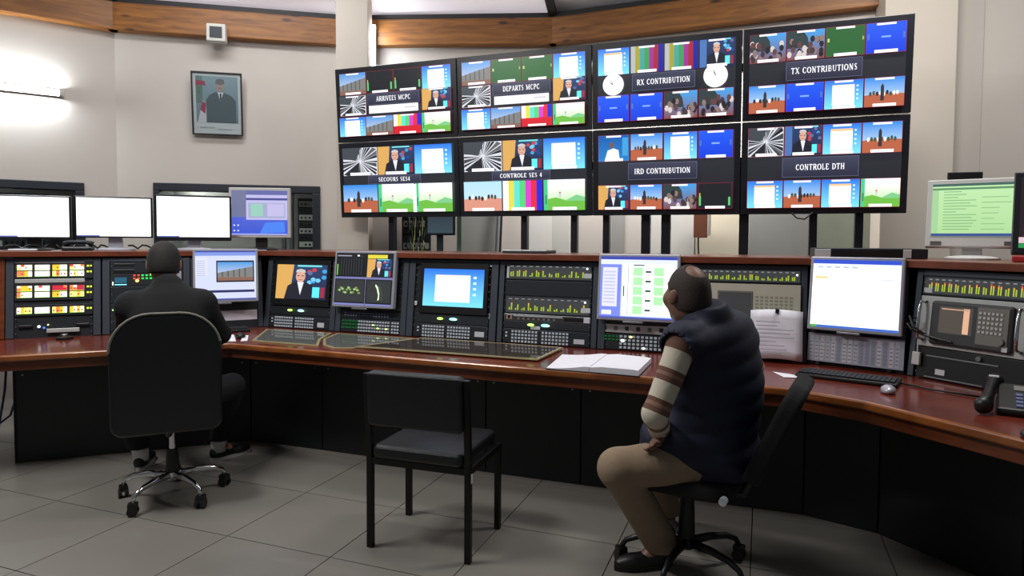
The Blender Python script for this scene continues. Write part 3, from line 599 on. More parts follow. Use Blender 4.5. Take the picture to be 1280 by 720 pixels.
label_tag(t, .53, .025, .60, .06); label_tag(t, .60, .50, .635, .525); label_tag(t, .63, .15, .655, .185); label_tag(t, .055, .22, .075, .25)
t, w = rack('rack cabinet with two level meter rows left of the blue and green monitor', SEG1, 1.882, 2.560, ix=.035)
meter(t, .045, w-.045, .42, .525, 12, .1, .6, 5); plate(t, .045, w-.045, .315, .415, M_face, 'blank_unit'); meter(t, .045, w-.045, .196, .31, 12, .1, .62, 8)
u = plate(t, .045, w-.045, .15, .192, M_steel, 'connector_unit'); c = CV(); c.rect(.05, .153, .63, .19, (62, 60, 60)); c.many([(.06, .158, .10, .186, (180, 150, 140)), (.11, .178, .45, .186, (190, 190, 195)), (.46, .16, .60, .18, (30, 24, 24))]); c.many([(.07, .162, .09, .182, (30, 20, 20))]+[(.14+.035*k, .158, .155+.035*k, .17, (130, 120, 120)) for k in range(8)]); c.build('connector_strip', PRINT, u, (0, -.001, 0))
plate(t, .045, w-.045, .1, .147, M_rackd, 'lamp_unit'); tally(t, .24, .126); label_tag(t, .235, .098, .30, .118)
plate(t, .045, w-.045, .004, .095, M_face, 'key_panel'); buttons(t, .105, .008, 8, 4, .0235, .0215, .014, .013); buttons(t, .315, .008, 8, 4, .0235, .0215, .014, .013); buttons(t, .062, .04, 1, 2, .02, .022, .012, .012); label_tag(t, .53, .02, .60, .05)
for q in ((.58, .44, .63, .47), (.57, .22, .63, .25), (.59, .155, .63, .19), (.02, .515, .085, .54), (.05, .43, .065, .505)): label_tag(t, *q)
lamps(t, [(.60, .5, .007, .007, (240, 250, 250)), (.595, .285, .007, .007, (240, 250, 250))])
t, w = rack('rack cabinet with a silver panel and lit keys beside the man in the vest', SEG1, 2.567, 3.124)
plate(t, .05, w-.05, .17, .51, M_rackd, 'blank_unit'); u = plate(t, .012, w-.02, .108, .16, M_alum, 'silver_unit'); c = CV(); c.many([(.03+.07*k, .122, .055+.07*k, .148, random.choice([(40, 40, 44), (70, 74, 80), (110, 112, 118)])) for k in range(7)]); c.build('control_row', PRINT, u, (0, -.001, 0), kind='stuff')
plate(t, .05, w-.05, .004, .10, M_rackd, 'key_panel'); buttons(t, .02, .06, 5, 2, .024, .02, .016, .01, M_gkey); buttons(t, .14, .012, 13, 4, .0265, .0225, .016, .014); lamps(t, [(.16, .06, .012, .009, (255, 255, 250)), (.21, .085, .010, .007, (240, 240, 150)), (.29, .02, .010, .007, (255, 255, 240))], -.008)
t, w = rack('rack cabinet with a level meter over an ivory test instrument', SEG1, 3.131, 3.766, ix=.03)
meter(t, .035, w-.03, .44, .52, 16, .15, .6, 11); u = plate(t, .05, w-.035, .22, .432, M_tan, 'test_instrument', -.02, .03); MB().box(.15, .345, -.026, -.018, .235, .39).build('grey_screen', M_osc, u, .004)
c = CV(); c.rect(.16, .245, .335, .38, (96, 98, 102)); c.build('instrument_screen', PRINT, u, (0, -.0275, 0)); c = CV(); c.many([(.36+.026*i, .25+.02*j, .378+.026*i, .263+.02*j, (168, 164, 146)) for i in range(8) for j in range(6)]); c.build('instrument_keys', PRINT, u, (0, -.021, 0))
mb = MB()
for k in range(4): mb.lathe([(.011, 0), (.011, .012), (.008, .014)], (0, 0, 0), 10)
for k in range(2): MB().tube([(.085, -.035, .27+.07*k), (.085, -.02, .27+.07*k)], .013, 12).build('knob', M_osc, u)
plate(t, .05, w-.035, .004, .215, M_rackd, 'blank_unit'); lamps(t, [(w-.055, .49, .006, .006, (250, 250, 255))])
tc_ = filler('dark corner panel behind the white page monitor', SEGC)
t, w = rack('rack cabinet at the right with a spectrum analyser and level meter', SEG2, .245, .80, ix=.03)
meter(t, .032, w-.03, .418, .512, 14, .45, .78, 21, (44, 46, 48)); label_tag(t, .04, .428, .08, .452)
u = plate(t, .034, w-.03, .16, .412, M_alum, 'analyser_panel', -.006, .018); MB().box(.10, w-.085, -.03, -.004, .175, .39).build('analyser_body', M_oscd, u, .015)
c = CV(); c.rect(.145, .235, .30, .365, (64, 58, 56)); c.rect(.15, .24, .255, .36, (70, 62, 56)); c.rect(.258, .24, .285, .36, (206, 160, 128)); c.rect(.155, .35, .28, .356, (180, 140, 116)); c.build('analyser_screen', SCREEN, u, (0, -.031, 0))
MB().box(.32, .455, -.034, -.029, .20, .375).build('key_area', M_osc, u, .003); buttons(u, .33, .255, 6, 5, .018, .022, .011, .011, M_beige, 'analyser_keys', -.038)
MB().tube([(.43, -.046, .225), (.43, -.03, .225)], .016, 14).build('dial', M_osc, u); MB().box(.435, .458, -.033, -.029, .182, .205).build('white_sticker', M_label, u)
for xx in (.06, w-.055):
    MB().tube([(xx, -.005, .19), (xx, -.05, .20), (xx, -.055, .25), (xx, -.055, .34), (xx, -.05, .375), (xx, -.005, .385)], .008, 8).build('handle', M_chrome, t, smooth=True)
MB().tube([(.05, -.05, .27), (.02, -.075, .26), (.05, -.085, .235), (.10, -.07, .215), (.17, -.05, .20), (.22, -.035, .195)], .006, 6).build('probe_cable', M_cablew, t); MB().tube([(.05, -.05, .29), (.03, -.08, .30), (.06, -.09, .25), (.12, -.06, .21), (.16, -.04, .19)], .005, 6).build('probe_cable', M_cablew, t)
MB().box(.03, .07, -.03, -.01, .06, .125).build('hanging_tag', M_beige, t, .004); MB().tube([(.05, -.02, .12), (.055, -.03, .18)], .003, 5).build('tag_string', M_paper, t)
u = plate(t, .05, w-.03, .004, .155, M_black, 'drawer_unit', -.006, .018); MB().box(.09, .42, -.012, -.004, .112, .118).box(.09, .36, -.012, -.004, .008, .014).build('bright_trim', M_steel, u); MB().box(.14, .185, -.008, -.005, .028, .055).build('white_sticker', M_label, u); MB().tube([(.335, -.02, .135), (.335, 0, .135)], .012, 10).build('lock', M_chrome, u)

# ------------------------------------------------------------------ monitors
def lcd(label, sg, s0, s1, z0, z1, frame, draw, body=M_silver, lean=LEAN, y=-.07, bez=.016, strip=True, name='lcd_monitor'):
    loc, r = rack_at(sg, s0); w = s1-s0; h = z1-z0
    t = thing(name, label, 'monitor', loc, r, lean)
    # shift along the leaning rack face
    t.location = Vector(loc)+Vector((-math.sin(r)*(z0*math.sin(lean)), math.cos(r)*(z0*math.sin(lean)), z0*math.cos(lean)))
    MB().box(0, w, y, y+.045, 0, h).build('housing', body, t, .006)
    MB().box(w*.3, w*.7, y+.04, -.008, h*.3, h*.7).build('wall_arm', M_black, t)
    c = CV(); draw(c, bez, bez, w-2*bez, h-2*bez); c.build('screen', SCREEN, t, (0, y-.001, 0))
    if strip: MB().box(w*.33, w*.58, y, y+.03, -.014, -.001).build('lower_grip', M_steel, t, .003)
    return t
def d_web(c, x, z, w, h):
    c.rect(x, z, x+w, z+h, (196, 202, 226)); c.rect(x, z+h*.9, x+w, z+h*.97, (120, 140, 210)); c.rect(x, z+h*.97, x+w, z+h, (60, 70, 150)); c.rect(x+w*.34, z+h*.36, x+w*.97, z+h*.8, (26, 26, 36)); pic(c, 'shelf', x+w*.36, z+h*.39, w*.59, h*.38)
    c.rect(x, z+h*.15, x+w*.97, z+h*.2, (40, 44, 90)); c.rect(x, z, x+w, z+h*.03, (70, 84, 150)); c.rect(x, z+h*.5, x+w*.2, z+h*.86, (206, 208, 222)); c.many([(x+w*.02, z+h*(.5+.04*k), x+w*.16, z+h*(.515+.04*k), (170, 178, 205)) for k in range(8)])
lcd('silver monitor showing a row of containers, right of the man in black', SEG0, 1.888, 2.335, .20, .598, None, d_web)
def d_wave(c, x, z, w, h):
    c.rect(x, z, x+w, z+h, (20, 22, 26)); c.rect(x, z+h*.5, x+w, z+h*.54, (110, 112, 160)); c.rect(x, z, x+w, z+h*.035, (120, 120, 180)); c.rect(x+w*.535, z, x+w*.55, z+h*.5, (90, 92, 120))
    c.rect(x+w*.02, z+h*.06, x+w*.52, z+h*.48, (46, 48, 50)); c.rect(x+w*.57, z+h*.06, x+w*.98, z+h*.48, (46, 48, 50)); c.rect(x+w*.56, z+h*.9, x+w*.9, z+h*.97, (210, 200, 60)); pic(c, 'man', x+w*.56, z+h*.54, w*.42, h*.35)
    c.many([(x+w*.03, z+h*.57, x+w*.05, z+h*.78, (110, 190, 60))]+[(x+w*(.1+.045*k), z+h*.57, x+w*(.11+.045*k), z+h*.9, (60, 62, 66)) for k in range(9)])
    for k in range(14): c.ell(x+w*(.1+.027*k), z+h*(.28+.05*math.sin(k*1.3)), w*.025, h*.022, (110, 140, 70) if k % 2 else (150, 180, 110), 8)
    for k in range(24): a = k*math.pi/12; c.ell(x+w*.77+w*.15*math.cos(a), z+h*.27+h*.18*math.sin(a), w*.004, h*.005, (96, 98, 80), 6)
    c.poly([(x+w*.74, z+h*.38), (x+w*.77, z+h*.32), (x+w*.80, z+h*.2), (x+w*.79, z+h*.1), (x+w*.82, z+h*.12), (x+w*.82, z+h*.24), (x+w*.79, z+h*.36), (x+w*.75, z+h*.41)], (210, 230, 190))
    c.many([(x+w*.05, z+h*.93, x+w*.3, z+h*.95, (150, 150, 170)), (x+w*.4, z+h*.93, x+w*.44, z+h*.96, (230, 230, 230))])
lcd('silver waveform monitor with four dark measurement panes', SEG1, .597, 1.110, .182, .59, None, d_wave)
def d_grid(c, x, z, w, h):
    c.rect(x, z, x+w, z+h, (208, 212, 240)); c.rect(x, z+h*.95, x+w, z+h, (56, 66, 160)); c.rect(x, z+h*.87, x+w, z+h*.95, (214, 220, 246)); c.rect(x, z, x+w*.28, z+h*.87, (116, 132, 224)); c.rect(x+w*.03, z+h*.18, x+w*.23, z+h*.82, (214, 214, 240)); c.many([(x+w*.05, z+h*(.24+.055*k), x+w*.2, z+h*(.262+.055*k), (180, 184, 226)) for k in range(10)])
    c.rect(x+w*.03, z+h*.05, x+w*.16, z+h*.12, (230, 232, 250)); c.rect(x+w*.3, z+h*.05, x+w*.97, z+h*.88, (236, 248, 238)); c.rect(x+w*.37, z+h*.06, x+w*.375, z+h*.86, (70, 84, 110))
    c.many([(x+w*(.44+.27*i), z+h*(.07+.155*j), x+w*(.56+.27*i), z+h*(.2+.155*j), (168, 240, 168)) for i in range(2) for j in range(5) if (i, j) != (1, 0)]); c.many([(x+w*.6, z+h*(.12+.155*j), x+w*.67, z+h*(.15+.155*j), (60, 66, 70)) for j in range(5)]); c.many([(x+w*.31, z+h*.35, x+w*.325, z+h*.52, (60, 64, 80)), (x+w*.44, z+h*.85, x+w*.58, z+h*.87, (90, 94, 110))])
    c.rect(x, z, x+w, z+h*.025, (76, 92, 190))
lcd('silver monitor with green table cells beside the man in the vest', SEG1, 2.572, 3.068, .184, .592, None, d_grid)
def d_page(c, x, z, w, h):
    c.rect(x, z, x+w, z+h, (250, 251, 255)); c.rect(x, z+h*.94, x+w, z+h, (44, 74, 190)); c.rect(x, z+h*.86, x+w, z+h*.94, (226, 232, 244)); c.rect(x+w*.03, z+h*.72, x+w*.18, z+h*.75, (226, 200, 130)); c.rect(x+w*.03, z+h*.67, x+w*.97, z+h*.676, (240, 224, 206)); c.rect(x+w*.03, z+h*.58, x+w*.7, z+h*.586, (196, 206, 210)); c.rect(x, z, x+w, z+h*.035, (60, 100, 190)); c.rect(x, z, x+w*.08, z+h*.035, (70, 160, 70))
    c.many([(x+w*(.06+.1*k), z+h*.88, x+w*(.12+.1*k), z+h*.9, (170, 178, 200)) for k in range(5)]); c.rect(x+w*.72, z+h*.72, x+w*.93, z+h*.73, (190, 196, 210))
LC, rC = seg(*SEGC)
lcd('silver monitor showing a white web page above the black keyboard', SEGC, .008, .468, .19, .592, None, d_page)
# monitors standing on the shelf
def stand_monitor(label, loc, rz, w, h, draw, body, bez, base_z, tilt=0., foot=M_black, bright=False, lowbez=None, standm=None):
    """loc is the foot on the shelf; base_z the height of the panel's lower edge above it"""
    t = thing('standing_monitor', label, 'monitor', loc, rz)
    pr = MB(); R_ = Matrix.Translation((0, 0, base_z)) @ Matrix.Rotation(-tilt, 4, 'X')
    pr.box(-w/2, w/2, -.03, .012, 0, h, R_); pr.build('housing', body, t, .006)
    lb = lowbez or bez; c = CV(); draw(c, -w/2+bez, lb, w-2*bez, h-bez-lb)
    c.build('screen', BRIGHT if bright else SCREEN, t, R_ @ Vector((0, -.0315, 0)), (-tilt, 0, 0))
    MB().box(-.045, .045, .012, .04, .015, base_z+h*.4).build('stand_neck', standm or foot, t, .004)
    MB().lathe([(.13, 0), (.13, .008), (.11, .016), (.05, .022)], (0, .01, 0), 24).build('stand_foot', foot, t, smooth=False)
    return t
def d_white(c, x, z, w, h): c.rect(x, z, x+w, z+h, (255, 255, 255)); c.rect(x+w*.3, z+h*.78, x+w*.5, z+h*.81, (236, 246, 240)); c.rect(x, z, x+w*.3, z+h*.03, (90, 100, 160))
def shelf_pt(sg, s, d): x, y = along(sg[0], sg[1], s, d); return (x, y, 1.338)
_, r0 = seg(*SEG0)
stand_monitor('wide black monitor with a blank white screen at the left edge', shelf_pt(SEG0, .87, .29), r0, .46, .305, d_white, M_bezel, .012, .085, bright=True)
stand_monitor('wide black monitor with a blank white screen, second from the left', shelf_pt(SEG0, 1.368, .29), r0, .495, .303, d_white, M_bezel, .012, .092, bright=True, foot=M_silver)
stand_monitor('wide black monitor with a blank white screen above the man in black', shelf_pt(SEG0, 1.895, .29), r0, .53, .35, d_white, M_bezel, .014, .072, bright=True, lowbez=.03, foot=M_silver)
def d_desk(c, x, z, w, h):
    c.rect(x, z, x+w, z+h, (92, 96, 150)); c.rect(x, z, x+w*.26, z+h, (104, 108, 140)); c.rect(x, z, x+w, z+h*.4, (52, 78, 190), (76, 92, 190)); c.poly([(x+w*.5, z+h*.03), (x+w*.96, z+h*.06), (x+w*.94, z+h*.3), (x+w*.6, z+h*.28)], (70, 120, 220)); c.rect(x+w*.26, z+h*.34, x+w, z+h*.9, (176, 172, 214)); c.rect(x+w*.26, z+h*.78, x+w, z+h*.83, (70, 70, 130)); c.rect(x+w*.3, z+h*.38, x+w*.96, z+h*.72, (150, 156, 186)); c.rect(x+w*.34, z+h*.42, x+w*.56, z+h*.7, (140, 186, 170)); c.rect(x+w*.64, z+h*.42, x+w*.94, z+h*.7, (178, 172, 210)); c.rect(x, z, x+w, z+h*.03, (150, 156, 220)); c.many([(x+w*.03, z+h*(.08+.12*k), x+w*.06, z+h*(.11+.12*k), (200, 206, 240)) for k in range(2)]+[(x+w*.1, z+h*(.08+.12*k), x+w*.13, z+h*(.11+.12*k), (200, 206, 240)) for k in range(2)])
stand_monitor('square silver monitor with a blue desktop on the shelf in the corner', (-2.03, 5.37, 1.338), .12, .475, .40, d_desk, M_beige, .022, .10, foot=M_black)
def d_mail(c, x, z, w, h):
    c.rect(x, z, x+w, z+h, (160, 200, 140), (176, 214, 160)); c.rect(x, z+h*.95, x+w, z+h, (60, 90, 84)); c.rect(x, z+h*.88, x+w, z+h*.92, (86, 130, 92)); c.rect(x, z, x+w, z+h*.05, (50, 70, 130)); c.rect(x, z+h*.05, x+w*.08, z+h*.88, (150, 190, 140))
    R2 = random.Random(5); c.many([(x+w*.14, z+h*(.12+.055*k), x+w*(.14+R2.uniform(.15, .42)), z+h*(.135+.055*k), (118, 160, 112)) for k in range(14)]); c.many([(x+w*.6, z+h*(.12+.1*k), x+w*(.6+R2.uniform(.15, .36)), z+h*(.135+.1*k), (128, 170, 122)) for k in range(7)])
t = stand_monitor('pale grey monitor with a green tinted page on the right shelf', (2.49, 3.60, 1.338), -.62, .43, .385, d_mail, M_beige, .026, .06, tilt=.24, foot=M_beige, lowbez=.06)
for xx in (-.165, .165): MB().box(xx-.025, xx+.025, -.030, -.018, .078, .098).build('speaker_grille', M_osc, t)
def d_red(c, x, z, w, h):
    c.rect(x, z, x+w, z+h, (30, 20, 26)); R2 = random.Random(9); c.many([(x+w*.05, z+h*(.1+.07*k), x+w*(.1+R2.uniform(.1, .8)), z+h*(.14+.07*k), R2.choice([(150, 60, 80), (90, 40, 60), (190, 180, 190), (120, 50, 70)])) for k in range(12)]); c.rect(x, z, x+w, z+h*.07, (40, 130, 70)); c.rect(x, z+h*.07, x+w, z+h*.15, (210, 180, 190))
stand_monitor('dark monitor cut off by the right edge of the view', (2.655, 3.17, 1.338), -.70, .44, .42, d_red, M_bezel, .03, .03, tilt=.22, foot=M_black)
# clutter on the shelf
t = thing('network_switch', 'flat black rack unit with white end labels lying on the right shelf', 'electronics', (1.765, 3.77, 1.338), -.33)
MB().box(-.04, .52, 0, .30, 0, .055).build('housing', M_rackd, t, .004); MB().box(-.042, .04, -.006, 0, .004, .05).build('end_label', M_label, t, .002); MB().box(.40, .44, -.006, 0, .004, .05).build('end_label', M_label, t, .002); MB().box(.05, .39, -.004, 0, .008, .045).build('front_panel', M_black, t)
t = thing('laptop', 'closed thin grey laptop lying on the shelf', 'laptop', (-.07, 4.70, 1.338), -.38)
MB().box(0, .33, 0, .22, 0, .012).build('base', M_rackd, t, .003); MB().box(0, .33, 0, .22, .0125, .022).build('lid', M_steel, t, .003)
def shelf_box(name, label, cat, s, d, w, dp, h, m, rz=0, sg=SEG0, bevel=.006):
    t = MB().box(-w/2, w/2, -dp/2, dp/2, 0, h).build(name, m, bevel=bevel); t.location = shelf_pt(sg, s, d); t.rotation_euler = (0, 0, seg(*sg)[1]+rz); return tag(t, label, cat)
shelf_box('keyboard', 'white keyboard end on the shelf under the leftmost monitor', 'keyboard', .84, .12, .16, .06, .014, M_label, .1)
shelf_box('paper_note', 'small white note on the shelf right of the white keyboard', 'paper', 1.05, .11, .09, .05, .004, M_label, .2)
shelf_box('paper_slip', 'white slip on the shelf below the square silver monitor', 'paper', 2.36, .18, .10, .05, .004, M_label, .2)
t = thing('desk_phone', 'dark telephone with a lying handset on the left shelf', 'telephone', shelf_pt(SEG0, 1.16, .13), r0)
MB().prism([(-.09, -.07), (.09, -.07), (.09, .08), (-.09, .08)], 0, .03).build('phone_body', M_black, t, .01); MB().tube([(-.08, 0, .045), (-.04, -.01, .062), (.05, -.01, .062), (.09, 0, .045)], [.022, .014, .014, .022], 10).build('handset', M_rackd, t, smooth=True)
for k, (s0_, s1_) in enumerate(((1.2, 1.34), (1.46, 1.66), (1.02, 1.16), (.7, .95))):
    a = Vector(shelf_pt(SEG0, s0_, .2)); b = Vector(shelf_pt(SEG0, s1_, .33)); pts = [a+(b-a)*j/7+Vector((0, 0, .012+.03*abs(math.sin(j*1.1+k)))) for j in range(8)]
    tag(MB().tube(pts, .007, 6).build('loose_cable', M_cablew, smooth=True), ['black cable running from the telephone to the second monitor', 'black cable behind the second white screen monitor near the man', 'black cable left of the telephone on the shelf', 'black cable behind the leftmost keyboard on the shelf'][k], 'cable')
t = MB().box(-.05, .05, -.04, .04, 0, .03).build('red_case', M_red, bevel=.006); t.location = (2.45, 3.16, 1.338); t.rotation_euler = (0, 0, -.9); tag(t, 'small red case on the shelf under the right edge monitor', 'case')

# ------------------------------------------------------------------ video wall
VL = ((-1.017-.9398*.70, 5.98+.3426*.70), (2.274, 4.78)); VT = math.radians(4)
VP0 = Vector((-1.017, 5.98)); VU = Vector((3.291, -1.2)).normalized(); rV = math.atan2(VU.y, VU.x); VN = Vector((-VU.y, VU.x))
cols = [(-.607, .601), (.606, 1.772), (1.777, 2.895), (2.900, 3.990)]
ZL0, ZL1, ZU0, ZU1 = 1.630, 2.330, 2.345, 3.03
stand = thing('video_wall_stand', 'black steel posts carrying the wall of eight screens', 'stand', (0, 0, 0))
for px in (656, 718, 758, 807, 832, 929, 1015, 1072, 491):
    tt = (px-640)/830; d_ = .115; a = VP0+VN*d_; s = (tt*a.y-a.x)/(VU.x-tt*VU.y); q = a+VU*s; wd = .055 if px not in (929, 832, 807) else .07
    p = MB().box(-wd/2, wd/2, -.03, .03, 0, 2.0).build('post', M_bezel, stand, .004); p.location = (q.x, q.y, 0); p.rotation_euler = (0, 0, rV)
for z in (2.0, 2.7):
    L_ = 4.5; p = MB().box(-.6, 3.95, .045, .09, z, z+.06).build('rail', M_bezel, stand); p.location = (VP0.x+VN.x*math.tan(VT)*0, VP0.y, 0); p.rotation_euler = (0, 0, rV)
def display(label, col, row, draw):
    s0, s1 = cols[col]; w = s1-s0; h = .677 if row else .655; v_ = 0 if row else .686; z = ZL0+v_*math.cos(VT)
    off = -v_*math.sin(VT); p = VP0+VU*s0+VN*off
    t = thing('wall_display', label, 'screen', (p.x, p.y, z), rV, -VT, 'video wall screens')
    MB().box(.001, w-.001, 0, .07, 0, h).build('housing', M_bezel, t, .004)
    MB().box(w*.3, w*.7, .07, .10, h*.2, h*.8).build('mount_plate', M_rackd, t)
    bx, bz = .045, .046; c = CV(); W_, H_ = w-2*bx, h-2*bz; c.rect(bx, bz, w-bx, h-bz, (22, 23, 28), (44, 45, 52))
    draw(c, lambda k, x0, y0, x1, y1, b=(150, 24, 50): sub(c, k, bx+x0*W_, bz+(1-y1)*H_, (x1-x0)*W_, (y1-y0)*H_, b),
         lambda s_, x0, y0, x1, y1, box=True: caption(c, s_, bx+x0*W_, bz+(1-y1)*H_, (x1-x0)*W_, (y1-y0)*H_, box), bx, bz, W_, H_)
    c.build('screen', SCREEN, t, (0, -.001, 0)); return t
def caption(c, s_, x, z, w, h, box=True):
    if box: c.rect(x-.003, z-.003, x+w+.003, z+h+.003, (92, 94, 120)); c.rect(x, z, x+w, z+h, (36, 38, 56), (58, 60, 80))
    n = len(s_); tw = n*.0262; th = min(.046, h*.56); c.text(s_, x+(w-tw)/2, z+(h-th)/2, tw, th, (236, 236, 240))
def clock(c, x, z, r, hm):
    c.ell(x, z, r, r, (238, 238, 240), 32)
    for k in range(12): a = k*math.pi/6; c.ell(x+.85*r*math.cos(a), z+.85*r*math.sin(a), r*.03, r*.03, (150, 150, 150), 6)
    for a, l, wd in hm: ca, sa = math.sin(a), math.cos(a); c.poly([(x-sa*wd*r, z+ca*wd*r), (x+ca*l*r, z+sa*l*r), (x+sa*wd*r, z-ca*wd*r)], (90, 90, 95))
def dv1(c, S, T, bx, bz, W_, H_, top=('shelf', 'dark', 'dark', 'box'), cap='ARRIVEES MCPC'):
    for k, q in enumerate(top): S(q, .25*k, .0, .25*k+.245, .34)
    S('rays', 0, .36, .245, .67); S('man', .75, .34, 1, .66); T(cap, .27, .36, .73, .52); c.rect(bx+.28*W_, bz+.34*H_, bx+.72*W_, bz+.46*H_, (232, 232, 236)); c.rect(bx+.6*W_, bz+.39*H_, bx+.7*W_, bz+.42*H_, (200, 200, 206))
    for k, q in enumerate(('box', 'shelf', 'barsred', 'field')): S(q, .25*k, .70, .25*k+.245, 1)
def dv2(c, S, T, bx, bz, W_, H_): dv1(c, S, T, bx, bz, W_, H_, ('shelf', 'green', 'green', 'box'), 'DEPARTS MCPC')
def dv3(c, S, T, bx, bz, W_, H_):
    for k, q in enumerate(('boxo', 'barsd', 'barsd', 'manb')): S(q, .25*k, 0, .25*k+.24, .36, (40, 40, 120))
    for k, q in enumerate(('blue', 'blue', 'crowd', 'crowd')): S(q, .25*k, .64, .25*k+.24, 1)
    T('RX CONTRIBUTION', .27, .39, .72, .60); clock(c, bx+.125*W_, bz+.50*H_, .082, [(-1.0, .6, .05), (-.55, .8, .03)]); clock(c, bx+.865*W_, bz+.52*H_, .086, [(-.3, .6, .05), (-.45, .75, .03)])
def dv4(c, S, T, bx, bz, W_, H_):
    for k, q in enumerate(('crowd', 'crowd', 'green', 'blue')): S(q, .25*k, 0, .25*k+.245, .36)
    for k, q in enumerate(('dunes', 'blue', 'box', 'dunes')): S(q, .25*k, .65, .25*k+.245, 1)
    T('TX CONTRIBUTIONS', .25, .39, .73, .61)
def dv6(c, S, T, bx, bz, W_, H_, cap='CONTROLE SES 4', low=('dunesp', 'bars', 'field')):
    for k, q in enumerate(('rays', 'man', 'box')): S(q, k/3, 0, k/3+.325, .43, None)
    for k, q in enumerate(low): S(q, k/3, .57, k/3+.325, 1, None)
    T(cap, .25, .44, .72, .56)
def dv5(c, S, T, bx, bz, W_, H_): dv6(c, S, T, bx, bz, W_, H_, 'SECOURS SES4', ('dunes', 'field', 'field')); c.rect(bx+.65*W_, bz, bx+.68*W_, bz+.42*H_, (244, 246, 246))
def dv7(c, S, T, bx, bz, W_, H_):
    for k, q in enumerate(('present', 'dunes', 'box', 'blue')): S(q, .25*k, 0, .25*k+.24, .35)
    for k, q in enumerate(('man', 'dunes', 'crowd', 'dark')): S(q, .25*k, .67, .25*k+.24, 1)
    T('IRD CONTRIBUTION', .24, .39, .74, .60)
def dv8(c, S, T, bx, bz, W_, H_):
    for k, q in enumerate(('rays', 'manb', 'boxo', 'dunes')): S(q, .25*k, 0, .25*k+.245, .36)
    for k, q in enumerate(('boxo', 'dunes', 'boxo', 'field')): S(q, .25*k, .66, .25*k+.245, 1)
    T('CONTROLE DTH', .24, .39, .73, .62)
for col, row, dr, lb in ((0, 0, dv1, 'video wall screen captioned ARRIVEES MCPC, top left'), (1, 0, dv2, 'video wall screen captioned DEPARTS MCPC with two green tiles'), (2, 0, dv3, 'video wall screen captioned RX CONTRIBUTION with two round clocks'), (3, 0, dv4, 'video wall screen captioned TX CONTRIBUTIONS at the top right'),
                         (0, 1, dv5, 'video wall screen captioned SECOURS SES4, bottom left'), (1, 1, dv6, 'video wall screen captioned CONTROLE SES 4 with colour bars below'), (2, 1, dv7, 'video wall screen captioned IRD CONTRIBUTION in the lower row'), (3, 1, dv8, 'video wall screen captioned CONTROLE DTH, bottom right')):
    display(lb, col, row, dr)
tag(MB().tube([(2.02, 4.82, 1.64), (2.05, 4.80, 1.60), (2.10, 4.78, 1.59), (2.15, 4.76, 1.64)], .006, 6).build('hanging_cable', M_cablew, smooth=True), 'short black cable loop hanging under the bottom right screen', 'cable')

# ------------------------------------------------------------------ things on the desk
ZD = .7515
def slab(name, poly, z0, z1, m, parent=None, bevel=0): return MB().prism(poly, z0, z1).build(name, m, parent, bevel)
def plate_thing(label, poly, z, edge, gm=None):
    t = thing('glass_plate', label, 'glass plate', (0, 0, 0)); slab('pane', offset_poly(poly, .017), z, z+.006, gm or M_glass, t)
    n = len(poly); ip = offset_poly(poly, .018)
    for i in range(n):
        j = (i+1) % n; slab('edge_strip', [poly[i], poly[j], ip[j], ip[i]], z-.0005, z+.0068, edge, t)
    return t
def offset_poly(P, d):
    P = [Vector(p) for p in P]; n = len(P); A_ = sum(P[i].x*P[(i+1) % n].y-P[(i+1) % n].x*P[i].y for i in range(n)); sg_ = 1 if A_ > 0 else -1; out = []
    for i in range(n):
        u = (P[i]-P[i-1]).normalized(); v = (P[(i+1) % n]-P[i]).normalized(); n1 = Vector((-u.y, u.x))*sg_; n2 = Vector((-v.y, v.x))*sg_; m = n1+n2; out.append(tuple(P[i]+m*(2*d/m.dot(m))))
    return out
plate_thing('dark glass plate on the desk in front of the second and third picture racks', [(-.60, 4.49), (.32, 4.10), (.146, 3.682), (-.963, 4.10)], ZD+.0075, M_glassedge)
plate_thing('small clear glass plate with a yellowish rounded edge, overlapped by the dark plate', [(-1.25, 4.73), (-.66, 4.50), (-.985, 4.085), (-1.10, 4.08), (-1.20, 4.20), (-1.27, 4.45)], ZD, M_glassedge, M_glassw)
plate_thing('grey glass plate on the desk left of the yellowish edged plate', [(-1.83, 4.93), (-1.29, 4.74), (-1.285, 4.45), (-1.22, 4.17), (-1.72, 4.37)], ZD, M_glassedge, M_glassw)
for k, (p, lb) in enumerate((([(-2.10, 4.66), (-1.96, 4.66), (-1.82, 4.36), (-1.95, 4.36)], 'white sheet lying on the desk by the right elbow of the man in black'), ([(-1.88, 4.63), (-1.845, 4.63), (-1.755, 4.385), (-1.79, 4.36)], 'narrow white sheet beside the grey glass plate'))):
    tag(slab('paper_sheet', p, ZD, ZD+.0015, M_paper), lb, 'paper')
t = thing('open_notebook', 'thick open notebook lying on the desk left of the man in the vest', 'book', (0, 0, 0))
def page_block(name, a, b, c_, d, h, curl):   # a,b front edge; c_,d back edge; thickness grows towards the spine
    a, b, c_, d = map(Vector, (a, b, c_, d)); mb = MB(); n = 8; vs = []
    for i in range(n+1):
        f = i/n; q = a.lerp(b, f); p = d.lerp(c_, f); z = h*curl(f); vs += [(q.x, q.y, ZD+.001), (q.x, q.y, ZD+.001+z), (p.x, p.y, ZD+.001), (p.x, p.y, ZD+.001+z)]
    fs = [(0, 1, 3, 2)[::-1], (4*n, 4*n+1, 4*n+3, 4*n+2)]
    for i in range(n):
        k = 4*i; fs += [(k+1, k+5, k+7, k+3), (k, k+4, k+5, k+1), (k+2, k+3, k+7, k+6), (k, k+2, k+6, k+4)]
    return mb.add(vs, fs).build(name, M_paper, t, smooth=False)
page_block('left_pages', (.185, 3.484), (.40, 3.40), (.55, 3.80), (.30, 3.90), .032, lambda f: .12+.88*f**2 if f < .85 else .78)
